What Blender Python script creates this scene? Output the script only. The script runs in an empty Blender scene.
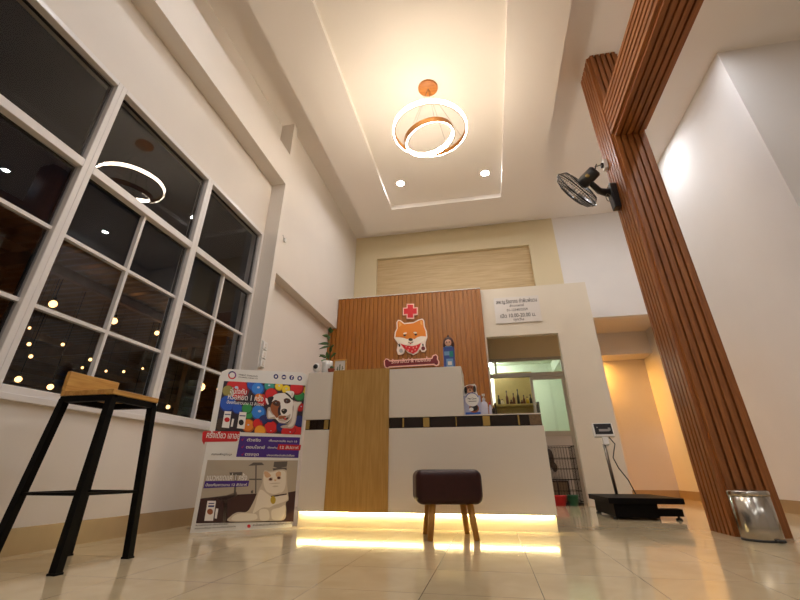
import bpy, bmesh, math, random
from mathutils import Vector, Matrix
random.seed(7)
S = bpy.context.scene
COL = S.collection
PI = math.pi

# ------------------------------------------------------------------ camera
cam_data = bpy.data.cameras.new('camera')
cam_data.sensor_width = 36.0
cam_data.lens = 411.829 / 800 * 36.0
cam_data.shift_x = (400 - 399.233) / 800
cam_data.shift_y = (263.697 - 300) / 800
cam_data.clip_start = 0.02
cam = bpy.data.objects.new('camera', cam_data)
COL.objects.link(cam)
RX, DN, FW = ((0.980476, 0.196639, -0.000789), (-0.089982, 0.445091, -0.890953), (-0.174845, 0.873629, 0.454094))
cam.matrix_world = Matrix(((RX[0], -DN[0], -FW[0], 0), (RX[1], -DN[1], -FW[1], 0), (RX[2], -DN[2], -FW[2], 0.365), (0, 0, 0, 1)))
S.camera = cam

# ------------------------------------------------------------------ world, exposure
W = bpy.data.worlds.new('night'); S.world = W
W.use_nodes = True
W.node_tree.nodes['Background'].inputs[0].default_value = (0.55, 0.62, 0.85, 1)
W.node_tree.nodes['Background'].inputs[1].default_value = 0.006
S.view_settings.view_transform = 'Standard'
S.view_settings.look = 'None'
S.view_settings.gamma = 1
S.view_settings.exposure = 0.0
S.cycles.use_denoising = True
S.cycles.max_bounces = 8
S.cycles.diffuse_bounces = 5
S.cycles.sample_clamp_indirect = 6
CHANDELIER, COOL, LED, PASSAGE, TUBE, BULB = 60.0, 500.0, 100.0, 950.0, 150.0, 6.0
WARM_C, COOL_C, LED_C, PASS_C = (1, .86, .68), (.92, .95, 1), (1, .78, .34), (1, .46, .08)

# ------------------------------------------------------------------ materials
def lin(c):
    return tuple(((x / 255) / 12.92 if x / 255 <= .04045 else ((x / 255 + .055) / 1.055) ** 2.4) for x in c)
MATS = {}
def mat(name, rgb=None, rough=.6, metal=0, emit=None, strength=0, noise=0, scale=8, bump=0, stretch=None, coat=0, alpha=1, spec=.5):
    """Principled material; noise mixes a darker/lighter tone of the same colour, bump adds grain."""
    if name in MATS: return MATS[name]
    m = bpy.data.materials.new(name); m.use_nodes = True
    nt = m.node_tree; b = nt.nodes['Principled BSDF']
    c = lin(rgb) if rgb else (.8, .8, .8)
    b.inputs['Base Color'].default_value = (*c, 1)
    b.inputs['Roughness'].default_value = rough
    b.inputs['Metallic'].default_value = metal
    b.inputs['Specular IOR Level'].default_value = spec
    b.inputs['Coat Weight'].default_value = coat
    b.inputs['Alpha'].default_value = alpha
    if emit:
        b.inputs['Emission Color'].default_value = (*emit, 1)
        b.inputs['Emission Strength'].default_value = strength
    if noise or bump:
        tc = nt.nodes.new('ShaderNodeTexCoord'); mp = nt.nodes.new('ShaderNodeMapping')
        nz = nt.nodes.new('ShaderNodeTexNoise'); nz.inputs['Scale'].default_value = scale; nz.inputs['Detail'].default_value = 6
        if stretch: mp.inputs['Scale'].default_value = stretch
        nt.links.new(tc.outputs['Object'], mp.inputs[0]); nt.links.new(mp.outputs[0], nz.inputs['Vector'])
        if noise:
            rp = nt.nodes.new('ShaderNodeValToRGB')
            rp.color_ramp.elements[0].position = .3; rp.color_ramp.elements[1].position = .7
            rp.color_ramp.elements[0].color = (*[x * (1 - noise) for x in c], 1)
            rp.color_ramp.elements[1].color = (*[min(1, x * (1 + noise)) for x in c], 1)
            nt.links.new(nz.outputs[0], rp.inputs[0]); nt.links.new(rp.outputs[0], b.inputs['Base Color'])
        if bump:
            bp = nt.nodes.new('ShaderNodeBump'); bp.inputs['Strength'].default_value = bump; bp.inputs['Distance'].default_value = .005
            nt.links.new(nz.outputs[0], bp.inputs['Height']); nt.links.new(bp.outputs[0], b.inputs['Normal'])
    MATS[name] = m
    return m

def glow(name, rgb, strength):
    m = bpy.data.materials.new(name); m.use_nodes = True
    nt = m.node_tree; nt.nodes.remove(nt.nodes['Principled BSDF'])
    e = nt.nodes.new('ShaderNodeEmission'); e.inputs[0].default_value = (*rgb, 1); e.inputs[1].default_value = strength
    nt.links.new(e.outputs[0], nt.nodes['Material Output'].inputs[0])
    MATS[name] = m
    return m

def glass(name, tint, refl=1.0, rough=0.0):
    m = bpy.data.materials.new(name); m.use_nodes = True
    nt = m.node_tree; nt.nodes.remove(nt.nodes['Principled BSDF'])
    t = nt.nodes.new('ShaderNodeBsdfTransparent'); t.inputs[0].default_value = (*tint, 1)
    g = nt.nodes.new('ShaderNodeBsdfGlossy'); g.inputs['Roughness'].default_value = rough
    g.inputs[0].default_value = (refl, refl, refl, 1)
    f = nt.nodes.new('ShaderNodeFresnel'); ge = nt.nodes.new('ShaderNodeNewGeometry')      # same mirror strength from either side of the sheet
    mr = nt.nodes.new('ShaderNodeMapRange'); mr.inputs['To Min'].default_value = 1.5; mr.inputs['To Max'].default_value = 1 / 1.5
    nt.links.new(ge.outputs['Backfacing'], mr.inputs['Value']); nt.links.new(mr.outputs[0], f.inputs[0])
    mx = nt.nodes.new('ShaderNodeMixShader')
    nt.links.new(f.outputs[0], mx.inputs[0]); nt.links.new(t.outputs[0], mx.inputs[1]); nt.links.new(g.outputs[0], mx.inputs[2])
    nt.links.new(mx.outputs[0], nt.nodes['Material Output'].inputs[0])
    MATS[name] = m
    return m

def wood(name, rgb, dark, along='z', rough=.4, fine=60, wav=.25):
    """Wood grain running along one object axis."""
    m = bpy.data.materials.new(name); m.use_nodes = True
    nt = m.node_tree; b = nt.nodes['Principled BSDF']; b.inputs['Roughness'].default_value = rough
    tc = nt.nodes.new('ShaderNodeTexCoord'); mp = nt.nodes.new('ShaderNodeMapping')
    s = {'x': (.6, 9, 9), 'y': (9, .6, 9), 'z': (9, 9, .6)}[along]
    mp.inputs['Scale'].default_value = s
    n1 = nt.nodes.new('ShaderNodeTexNoise'); n1.inputs['Scale'].default_value = fine / 12; n1.inputs['Detail'].default_value = 8; n1.inputs['Distortion'].default_value = wav * 4
    rp = nt.nodes.new('ShaderNodeValToRGB')
    rp.color_ramp.elements[0].position = .33; rp.color_ramp.elements[1].position = .68
    rp.color_ramp.elements[0].color = (*lin(dark), 1); rp.color_ramp.elements[1].color = (*lin(rgb), 1)
    nt.links.new(tc.outputs['Object'], mp.inputs[0]); nt.links.new(mp.outputs[0], n1.inputs['Vector'])
    nt.links.new(n1.outputs[0], rp.inputs[0]); nt.links.new(rp.outputs[0], b.inputs['Base Color'])
    MATS[name] = m
    return m

def tile_floor():
    m = bpy.data.materials.new('floor_tile'); m.use_nodes = True
    nt = m.node_tree; b = nt.nodes['Principled BSDF']
    tc = nt.nodes.new('ShaderNodeTexCoord'); mp = nt.nodes.new('ShaderNodeMapping')
    mp.inputs['Location'].default_value = (.27, -1.75, 0)
    br = nt.nodes.new('ShaderNodeTexBrick'); br.offset = 0
    br.inputs['Scale'].default_value = 1; br.inputs['Brick Width'].default_value = .4015; br.inputs['Row Height'].default_value = .4
    br.inputs['Mortar Size'].default_value = .0014; br.inputs['Mortar Smooth'].default_value = .3
    br.inputs['Color1'].default_value = (*lin((212, 192, 156)), 1); br.inputs['Color2'].default_value = (*lin((216, 197, 162)), 1)
    br.inputs['Mortar'].default_value = (*lin((112, 98, 74)), 1)
    nz = nt.nodes.new('ShaderNodeTexNoise'); nz.inputs['Scale'].default_value = 4; nz.inputs['Detail'].default_value = 7; nz.inputs['Distortion'].default_value = 1.2
    rp = nt.nodes.new('ShaderNodeValToRGB'); rp.color_ramp.elements[0].position = .35; rp.color_ramp.elements[1].position = .65
    rp.color_ramp.elements[0].color = (.90, .88, .84, 1); rp.color_ramp.elements[1].color = (1, 1, 1, 1)
    mx = nt.nodes.new('ShaderNodeMixRGB'); mx.blend_type = 'MULTIPLY'; mx.inputs[0].default_value = 1
    nt.links.new(tc.outputs['Object'], mp.inputs[0]); nt.links.new(mp.outputs[0], br.inputs['Vector']); nt.links.new(mp.outputs[0], nz.inputs['Vector'])
    nt.links.new(nz.outputs[0], rp.inputs[0]); nt.links.new(br.outputs['Color'], mx.inputs[1]); nt.links.new(rp.outputs[0], mx.inputs[2])
    nt.links.new(mx.outputs[0], b.inputs['Base Color'])
    b.inputs['Roughness'].default_value = .09; b.inputs['Specular IOR Level'].default_value = .5
    MATS['floor_tile'] = m
    return m

# ------------------------------------------------------------------ mesh helpers
class MB:
    """Collects shapes; build() links them as ONE mesh object (world coordinates unless local=True)."""
    def __init__(s): s.v = []; s.f = []; s.mi = []; s.sm = []; s.cur = 0; s.mats = []
    def m(s, material):
        if isinstance(material, str): material = MATS[material]
        if material not in s.mats: s.mats.append(material)
        s.cur = s.mats.index(material); return s
    def add(s, verts, faces, smooth=False, M=None):
        o = len(s.v)
        for p in verts:
            p = Vector(p)
            s.v.append(tuple(M @ p) if M is not None else tuple(p))
        for f in faces:
            s.f.append([i + o for i in f]); s.mi.append(s.cur); s.sm.append(smooth)
        return s
    def box(s, x0, x1, y0, y1, z0, z1, M=None):
        v = [(x, y, z) for z in (z0, z1) for y in (y0, y1) for x in (x0, x1)]
        f = [(0, 2, 3, 1), (4, 5, 7, 6), (0, 1, 5, 4), (2, 6, 7, 3), (0, 4, 6, 2), (1, 3, 7, 5)]
        return s.add(v, f, False, M)
    def prism(s, poly, h0, h1, axis='z', M=None, smooth=False):
        """poly in the plane square to the axis: z:(x,y)  y:(x,z)  x:(y,z)."""
        def p3(p, h): return {'z': (p[0], p[1], h), 'y': (p[0], h, p[1]), 'x': (h, p[0], p[1])}[axis]
        n = len(poly)
        v = [p3(p, h0) for p in poly] + [p3(p, h1) for p in poly]
        f = [[i, (i + 1) % n, n + (i + 1) % n, n + i] for i in range(n)] + [list(range(n))[::-1], list(range(n, 2 * n))]
        return s.add(v, f, smooth, M)
    def lathe(s, prof, n=24, c=(0, 0, 0), M=None, smooth=True, flute=0):
        """prof: (r, z) pairs turned about z."""
        v = []; f = []
        for (r, z) in prof:
            for i in range(n):
                a = 2 * PI * i / n
                rr = r * (1 - (flute if i % 2 else 0))
                v.append((c[0] + rr * math.cos(a), c[1] + rr * math.sin(a), c[2] + z))
        for k in range(len(prof) - 1):
            for i in range(n):
                j = (i + 1) % n
                f.append([k * n + i, k * n + j, (k + 1) * n + j, (k + 1) * n + i])
        f.append(list(range(n))[::-1]); f.append([(len(prof) - 1) * n + i for i in range(n)])
        return s.add(v, f, smooth, M)
    def tube(s, pts, r, n=8, r2=None, closed=False, M=None, smooth=True):
        pts = [Vector(p) for p in pts]; N = len(pts); v = []; f = []
        up = None
        for k, p in enumerate(pts):
            if closed: t = pts[(k + 1) % N] - pts[k - 1]
            else: t = pts[min(k + 1, N - 1)] - pts[max(k - 1, 0)]
            t.normalize()
            if up is None: up = t.orthogonal().normalized()
            up = (up - t * up.dot(t)).normalized()
            w = t.cross(up)
            rr = r if r2 is None else r + (r2 - r) * k / (N - 1)
            for i in range(n):
                a = 2 * PI * i / n + (PI / 4 if n == 4 else 0)
                v.append(p + up * (rr * math.cos(a)) + w * (rr * math.sin(a)))
        for k in range(N if closed else N - 1):
            for i in range(n):
                j = (i + 1) % n; k2 = (k + 1) % N
                f.append([k * n + i, k * n + j, k2 * n + j, k2 * n + i])
        if not closed:
            f.append(list(range(n))[::-1]); f.append([(N - 1) * n + i for i in range(n)])
        return s.add(v, f, smooth and n > 4, M)
    def bar(s, a, b, w, h, M=None):
        """Square-section bar from a to b (world-aligned section)."""
        a, b = Vector(a), Vector(b); t = (b - a).normalized()
        ref = Vector((1, 0, 0)) if abs(t.z) > .6 else Vector((0, 0, 1))
        u = (ref - t * ref.dot(t)).normalized(); q = t.cross(u)
        v = [p + u * (sx * w / 2) + q * (sy * h / 2) for p in (a, b) for sy in (-1, 1) for sx in (-1, 1)]
        f = [(0, 2, 3, 1), (4, 5, 7, 6), (0, 1, 5, 4), (2, 6, 7, 3), (0, 4, 6, 2), (1, 3, 7, 5)]
        return s.add(v, f, False, M)
    def ball(s, c, rx, ry=None, rz=None, n=16, m=10, M=None):
        ry = ry or rx; rz = rz or rx; v = [(c[0], c[1], c[2] - rz)]; f = []
        for k in range(1, m):
            t = -PI / 2 + PI * k / m
            for i in range(n):
                a = 2 * PI * i / n
                v.append((c[0] + rx * math.cos(t) * math.cos(a), c[1] + ry * math.cos(t) * math.sin(a), c[2] + rz * math.sin(t)))
        v.append((c[0], c[1], c[2] + rz))
        for i in range(n): f.append([0, 1 + (i + 1) % n, 1 + i])
        for k in range(m - 2):
            for i in range(n):
                j = (i + 1) % n; f.append([1 + k * n + i, 1 + k * n + j, 1 + (k + 1) * n + j, 1 + (k + 1) * n + i])
        L = len(v) - 1
        for i in range(n): f.append([L, 1 + (m - 2) * n + i, 1 + (m - 2) * n + (i + 1) % n])
        return s.add(v, f, True, M)
    def annulus(s, r0, r1, z0, z1, n=64, M=None, smooth=True):
        v = []; f = []
        for i in range(n):
            a = 2 * PI * i / n; c, q = math.cos(a), math.sin(a)
            v += [(r0 * c, r0 * q, z0), (r1 * c, r1 * q, z0), (r1 * c, r1 * q, z1), (r0 * c, r0 * q, z1)]
        for i in range(n):
            j = (i + 1) % n
            for k in range(4):
                l = (k + 1) % 4; f.append([4 * i + k, 4 * i + l, 4 * j + l, 4 * j + k][::-1])
        return s.add(v, f, False, M)
    def flat(s, poly, h, axis='y', flip=False):
        p3 = {'z': lambda p: (p[0], p[1], h), 'y': lambda p: (p[0], h, p[1]), 'x': lambda p: (h, p[0], p[1])}[axis]
        n = len(poly); idx = list(range(n))
        return s.add([p3(p) for p in poly], [idx[::-1] if flip else idx])
    def text(s, body, size, M, width=None, depth=.0006, bold=.012):
        cu = bpy.data.curves.new('t', 'FONT'); cu.body = body; cu.size = size; cu.extrude = depth; cu.resolution_u = 3; cu.offset = bold * size
        ob = bpy.data.objects.new('t', cu); COL.objects.link(ob)
        dg = bpy.context.evaluated_depsgraph_get(); dg.update()
        me = bpy.data.meshes.new_from_object(ob.evaluated_get(dg))
        vs = [v.co.copy() for v in me.vertices]
        if vs:
            x0 = min(v.x for v in vs); x1 = max(v.x for v in vs); k = (width / (x1 - x0)) if width else 1
            s.add([((v.x - x0) * k, v.y, v.z) for v in vs], [list(p.vertices) for p in me.polygons], False, M)
        bpy.data.objects.remove(ob); bpy.data.curves.remove(cu); bpy.data.meshes.remove(me)
        return s
    def build(s, name, material=None, parent=None, local=False, bevel=0, segs=2):
        me = bpy.data.meshes.new(name)
        off = Vector((0, 0, 0))
        if parent is not None and not local:
            p = parent
            while p is not None: off += Vector(p.location); p = p.parent
        me.from_pydata([tuple(Vector(v) - off) for v in s.v], [], s.f)
        if material is not None:
            me.materials.append(MATS[material] if isinstance(material, str) else material)
        else:
            for x in s.mats: me.materials.append(x)
            me.polygons.foreach_set('material_index', s.mi)
        me.polygons.foreach_set('use_smooth', s.sm)
        bm = bmesh.new(); bm.from_mesh(me); bmesh.ops.recalc_face_normals(bm, faces=bm.faces); bm.to_mesh(me); bm.free()
        me.update()
        o = bpy.data.objects.new(name, me); COL.objects.link(o)
        if parent is not None: o.parent = parent
        if bevel:
            b = o.modifiers.new('bevel', 'BEVEL'); b.width = bevel; b.segments = segs; b.limit_method = 'ANGLE'; b.angle_limit = .6
            me.polygons.foreach_set('use_smooth', [True] * len(me.polygons)); b.harden_normals = True
        return o

def tag(o, label, cat, group=None, kind=None):
    o['label'] = label; o['category'] = cat
    if group: o['group'] = group
    if kind: o['kind'] = kind
    return o
def thing(name, label, cat, loc=(0, 0, 0), rz=0, group=None):
    o = bpy.data.objects.new(name, None); COL.objects.link(o); o.empty_display_size = .1
    o.location = loc; o.rotation_euler = (0, 0, rz)
    return tag(o, label, cat, group)
def struct(name, mb, material=None, parent=None, bevel=0):
    o = mb.build(name, material, parent, bevel=bevel)
    if parent is None: o['kind'] = 'structure'
    return o
def copy_tree(o, loc, label, parent=None):
    c = o.copy(); COL.objects.link(c)
    if parent is not None: c.parent = parent
    else: c.location = loc; c['label'] = label
    for ch in o.children: copy_tree(ch, None, None, c)
    return c
def B(*a): return MB().box(*a)

# ------------------------------------------------------------------ palette
mat('wall_paint', (222, 214, 205), .75, noise=.012, scale=3, bump=.04)
mat('wall_beige', (214, 199, 164), .75, noise=.012, scale=3)
mat('wall_cream', (213, 202, 184), .75, noise=.012, scale=3)
mat('wall_cool', (226, 222, 219), .75, noise=.012, scale=3)
mat('ceiling_paint', (240, 234, 228), .8)
mat('coffer_paint', (240, 233, 224), .8)
mat('baseboard_tile', (170, 146, 112), .25, noise=.04, scale=10)
mat('window_white', (222, 217, 214), .35)
mat('gasket', (22, 20, 20), .6)
glass('window_glass', (.72, .72, .74), .85)
glass('door_glass', (.90, .96, .93), .8)
wood('slat_wood', (160, 98, 46), (122, 69, 27), 'z', .42)
wood('slat_wood_beam', (160, 98, 46), (122, 69, 27), 'y', .42)
wood('panel_wood', (160, 99, 26), (141, 83, 18), 'z', .45)
wood('laminate', (206, 182, 138), (188, 160, 116), 'x', .55, 50, .1)
wood('counter_wood', (186, 146, 78), (168, 126, 60), 'z', .4, 90, .08)
wood('stool_wood', (206, 160, 84), (176, 124, 54), 'y', .45)
wood('leg_wood', (196, 142, 62), (168, 112, 44), 'z', .4)
wood('canopy_wood', (196, 128, 60), (170, 100, 42), 'x', .45)
mat('black_metal', (8, 6, 6), .6, spec=.12)
mat('black_plastic', (26, 25, 27), .4)
mat('counter_white', (222, 214, 202), .3)
mat('plinth_white', (225, 215, 195), .4)
mat('leather', (50, 17, 15), .4, spec=.3, noise=.12, scale=40, bump=.15)
mat('steel', (172, 166, 156), .22, 1, noise=.03, scale=20, stretch=(1, 1, .1))
mat('steel_dark', (120, 112, 104), .3, 1)
mat('brass', (168, 112, 52), .38, .6)
mat('mirror_brown', (30, 16, 8), .15, 0, spec=.4)
mat('mirror_gold', (176, 148, 84), .25, .5)
mat('mirror_textured', (118, 96, 72), .3, .3, noise=.3, scale=120)
mat('white_plastic', (226, 224, 220), .35)
mat('grey_plastic', (150, 146, 142), .4)
mat('aluminium', (176, 170, 158), .4, .3)
mat('mint_wall', (222, 227, 212), .7)
mat('grey_panel', (196, 186, 176), .6)
mat('shelf_wood', (196, 176, 120), .6, noise=.05, scale=12)
mat('dark_wood', (58, 42, 30), .5)
mat('red_plastic', (190, 22, 30), .35)
mat('green_plastic', (46, 112, 82), .4)
mat('leaf', (52, 84, 34), .45, noise=.25, scale=30)
mat('terracotta', (150, 66, 44), .6)
mat('acrylic', (214, 207, 200), .2)
mat('ink_text', (58, 52, 50), .6)
mat('roof_metal', (186, 142, 98), .35, .2, noise=.2, scale=3)
mat('ground_dark', (50, 46, 42), .8)
tile_floor()
glow('chandelier_glow', WARM_C, CHANDELIER)
glow('cool_glow', COOL_C, COOL)
glow('led_glow', LED_C, LED)
glow('passage_glow', PASS_C, PASSAGE)
glow('tube_glow', (.97, 1, .93), TUBE)
glow('bulb_glow', (1, .54, .18), BULB)

# ================================================================== THE SETTING
XL, ZC, YB, XR = -2.4, 4.64, 6.95, 2.95
struct('floor', B(-2.55, 6.1, -3.6, 9.5, -.1, 0), 'floor_tile')
struct('ceiling', B(-2.55, 6.1, -3.6, 9.5, ZC, ZC + .1), 'ceiling_paint')
# dropped ceiling with its recessed coffer
dx0, dx1, dy0, dy1, cx0, cx1, cy0, cy1, zd, zf = -1.925, 1.18, -.6, 6.57, -1.305, .565, .8, 5.85, 4.48, 4.56
dc = MB().box(dx0, cx0, dy0, dy1, zd, ZC).box(cx1, dx1, dy0, dy1, zd, ZC).box(cx0, cx1, dy0, cy0, zd, ZC).box(cx0, cx1, cy1, dy1, zd, ZC)
struct('ceiling', dc, 'ceiling_paint')
struct('ceiling', B(cx0, cx1, cy0, cy1, zf, ZC), 'coffer_paint')
# left wall with the long window opening
WY0, WY1, WZ0, WZ1 = .575, 3.80, .735, 2.905
wl = MB().box(-2.55, XL, -3.6, 3.95, 0, WZ0 - .0).box(-2.55, XL, -3.6, 3.95, WZ1, ZC).box(-2.55, XL, -3.6, WY0, WZ0, WZ1).box(-2.55, XL, WY1, 3.95, WZ0, WZ1)
struct('wall_left', wl, 'wall_paint')
struct('wall_left_lower', B(-2.55, -2.41, 3.95, 7.0, 0, 2.475), 'wall_paint')
struct('wall_left_upper', B(-2.55, -2.279, 3.9, 7.0, 2.475, ZC), 'wall_paint')
struct('trim_1', B(XL, -2.22, -3.6, 3.8, 3.615, 4.09), 'wall_paint')            # beam over the windows
struct('trim_2', B(-2.41, -2.22, 3.8, 3.9, 0, ZC), 'wall_paint')                 # pilaster
struct('trim_3', B(XL, XL + .025, WY0 - .02, WY1, .700, .735), 'window_white', bevel=.004)  # window sill
struct('baseboard_left', MB().box(XL, XL + .012, -3.6, 3.8, 0, .12).box(-2.22, -2.208, 3.8, 3.9, 0, .12), 'baseboard_tile')
# back wall: beige field with the laminate recess, white to the right of it
wb = MB().box(-2.55, -1.84, YB, 7.1, 0, ZC).box(-1.84, 1.05, YB, 7.1, 4.125, ZC).box(1.05, 1.525, YB, 7.1, 2.04, ZC)
wb.box(-1.84, 1.05, YB, 7.1, 2.04, 2.8).box(-1.84, -.06, YB, 7.1, 0, 2.04).box(1.275, 1.525, YB, 7.1, 0, 2.04)
struct('wall_back', wb, 'wall_beige')
struct('trim_4', B(-1.84, 1.05, 7.02, 7.08, 2.8, 4.125), 'laminate')
struct('wall_back_right', MB().box(1.525, XR + .1, YB + .01, 7.1, 2.655, ZC).box(1.525, 1.66, YB + .01, 8.35, 0, 2.655), 'wall_cool')
# reception partition: white wall with the doorway
pw = MB().box(.08, .105, 6.2, 6.3, 0, 2.98).box(1.14, 1.66, 6.2, 6.3, 0, 2.98).box(.105, 1.14, 6.2, 6.3, 2.205, 2.98)
struct('wall_reception', pw, 'wall_cream')
struct('ceiling', B(-2.3, 1.66, 6.3, YB, 2.45, 2.5), 'wall_paint')  # unseen plate, added to keep light out of the gap behind the doorway
# right wall, the wall that turns towards the right, passage
struct('wall_right', B(XR, XR + .1, 3.75, 8.45, 0, ZC), 'wall_cool')
struct('wall_right_front', B(XR + .1, 6.1, 3.75, 3.85, 0, ZC), 'wall_cool')
struct('wall_far_right', B(6.0, 6.1, -3.6, 3.75, 0, ZC), 'wall_cool')
struct('wall_rear', B(-2.55, 6.1, -3.6, -3.5, 0, ZC), 'wall_paint')
struct('wall_passage', B(1.66, XR, 8.35, 8.45, 0, 2.655), 'wall_paint')
struct('ceiling', B(1.66, XR, 7.1, 8.45, 2.655, 2.75), 'wall_paint')
struct('trim_5', B(1.66, XR, 7.9, 8.35, 2.25, 2.655), 'wall_paint')
struct('baseboard_right', MB().box(XR - .012, XR, 3.75, 8.35, 0, .12).box(XR - .012, 6, 3.738, 3.75, 0, .12), 'baseboard_tile')
struct('baseboard_passage', B(1.66, XR, 8.338, 8.35, 0, .12), 'baseboard_tile')
struct('baseboard_reception', B(1.14, 1.66, 6.19, 6.2, 0, .004), 'baseboard_tile')

# windows: three bays, each its own frame, muntins and two panes
def window(n, y0, y1):
    w = bpy.data.objects.new('window_%d' % n, None); COL.objects.link(w); w['kind'] = 'structure'
    w.location = (XL, (y0 + y1) / 2, WZ0)
    f = MB(); xb, xf = XL - .085, XL + .006; t = .036
    for a in ((y0, y0 + t, WZ0, WZ1), (y1 - t, y1, WZ0, WZ1)): f.box(xb, xf, *a)
    for z0, z1 in ((WZ0, WZ0 + .04), (2.12, 2.178), (WZ1 - .04, WZ1)): f.box(xb, xf, y0 + t, y1 - t, z0, z1)
    f.build('frame', 'window_white', w, bevel=.004)
    g = MB(); q = .012
    for z0, z1 in ((WZ0 + .04, 2.12), (2.178, WZ1 - .04)):
        for a in ((y0 + t, y0 + t + q, z0, z1), (y1 - t - q, y1 - t, z0, z1), (y0 + t, y1 - t, z0, z0 + q), (y0 + t, y1 - t, z1 - q, z1)): g.box(XL - .066, XL - .05, *a)
    g.build('gasket', 'gasket', w)
    ym = (y0 + y1) / 2
    m = MB().box(XL - .056, XL - .02, ym - .011, ym + .011, WZ0 + .04, 2.12)
    for z in (1.205, 1.66): m.box(XL - .056, XL - .021, y0 + t, y1 - t, z - .011, z + .011)
    m.build('muntin', 'window_white', w)
    for z0, z1 in ((WZ0 + .03, 2.13), (2.17, WZ1 - .03)):                        # panes sit a hair out of square in their sashes
        k = .042
        xs = lambda y: XL - .052 + (y - ym) * k
        a, b = y0 + t * .7, y1 - t * .7
        MB().add([(xs(a), a, z0), (xs(b), b, z0), (xs(b), b, z1), (xs(a), a, z1)], [(0, 1, 2, 3)]).build('pane', 'window_glass', w)
window(1, .575, 1.665); window(2, 1.665, 2.755); window(3, 2.755, 3.80)

# aluminium glazed front in the back wall, seen through the doorway
w4 = bpy.data.objects.new('window_4', None); COL.objects.link(w4); w4['kind'] = 'structure'; w4.location = (.6, YB, 0)
f = MB().box(-.06, 1.275, YB - .02, YB + .06, 2.0, 2.04).box(-.06, -.02, YB - .02, YB + .06, 0, 2.0).box(1.235, 1.275, YB - .02, YB + .06, 0, 2.0)
f.box(-.02, 1.235, YB - .02, YB + .06, 1.745, 1.80).box(.20, .23, YB - .01, YB + .05, 1.80, 2.0)
f.build('frame', 'aluminium', w4)
s_ = MB().box(.725, .765, YB - .012, YB + .02, 0, 1.74).box(1.20, 1.235, YB - .012, YB + .02, 0, 1.74).box(.765, 1.20, YB - .012, YB + .02, .86, .93).box(.765, 1.2, YB - .012, YB + .02, 1.69, 1.74)
s_.build('sash', 'aluminium', w4)
B(.765, 1.2, YB, YB + .015, .02, .86).build('lower_panel', 'grey_panel', w4)
B(.765, 1.2, YB, YB + .006, .93, 1.69).build('pane', 'door_glass', w4)
B(-.02, 1.235, YB + .02, YB + .026, 1.80, 2.0).build('pane', 'door_glass', w4)
# the room behind
struct('wall_clinic_back', B(-1.6, 1.66, 9.0, 9.1, 0, 2.4), 'mint_wall')
struct('wall_clinic_right', B(1.58, 1.66, 7.1, 9.0, 0, 2.4), 'mint_wall')
struct('wall_clinic_left', B(-1.6, -1.5, 7.1, 9.0, 0, 2.4), 'mint_wall')
struct('ceiling', B(-1.6, 1.66, 7.1, 9.1, 2.4, 2.45), 'mint_wall')
struct('trim_6', B(1.40, 1.58, 7.1, 9.0, 2.2, 2.4), 'mint_wall')

# outside in the night: carport roof and yard
struct('ground', B(-24, -2.6, -6, 30, -.25, -.15), 'ground_dark')
cr = bpy.data.objects.new('roof', None); COL.objects.link(cr); cr['kind'] = 'structure'; cr.location = (-11, 10, 3.5)
rb = MB()
prof = []
for k in range(120):
    y = 2 + k * .2
    prof += [(y, 3.50), (y + .06, 3.53), (y + .1, 3.53), (y + .16, 3.50)]
prof2 = [(y, z + .01) for y, z in prof[::-1]]
rb.prism(prof + prof2, -20, -6.0, 'x')
rb.build('roof_sheet', 'roof_metal', cr)
for k in range(7):
    B(-6.9 - 2 * k, -6.8 - 2 * k, 2, 26, 3.34, 3.5).build('purlin', 'roof_metal', cr)
for k in range(5):
    y = 4.2 + 4.5 * k
    B(-20, -6.0, y, y + .1, 3.12, 3.34).build('rafter', 'roof_metal', cr)
    B(-7.0, -6.88, y - .01, y + .11, -.15, 3.12).build('post', 'roof_metal', cr)

# ================================================================== THINGS
def ribs(x0, y0, x1, y1, n, gap=.3, depth=.022):
    """Fluted edge from one corner to the other, ribs standing out to the right of travel."""
    d = Vector((x1 - x0, y1 - y0)); L = d.length; d.normalize(); q = Vector((d.y, -d.x)); p = L / n; out = []
    for k in range(n):
        a = k * p; g = p * gap / 2
        for t, h in ((a, 0), (a + g * .9, 0), (a + g * 1.1, depth), (a + p - g * 1.1, depth), (a + p - g * .9, 0)):
            v = Vector((x0, y0)) + d * t + q * h; out.append((v.x, v.y))
    return out
# slatted column
c0x, c1x, c0y, c1y = 1.522, 1.808, 3.522, 3.88
col = thing('slatted_column', 'brown slatted wood column standing on the floor behind the steel bin', 'column', (1.66, 3.7, 0))
pl = ribs(c0x, c0y, c1x, c0y, 5) + ribs(c1x, c0y, c1x, c1y, 6) + [(c1x, c1y)] + ribs(c0x, c1y, c0x, c0y, 6)
MB().prism(pl, 0, ZC, 'z').build('slat_cladding', 'slat_wood', col)
# slatted beam running from the column towards the camera
bm_ = thing('slatted_beam', 'dark brown slatted wood beam running overhead from the slatted column', 'beam', (1.66, 0, 3.41))
zb, zt = 3.432, 3.84
pb = ribs(c0x, zb, c1x, zb, 5) + ribs(c1x, zb, c1x, zt, 6) + [(c1x, zt)] + ribs(c0x, zt, c0x, zb, 6)
MB().prism(pb, -3.5, 3.5, 'y').build('slat_cladding', 'slat_wood_beam', bm_)
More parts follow.
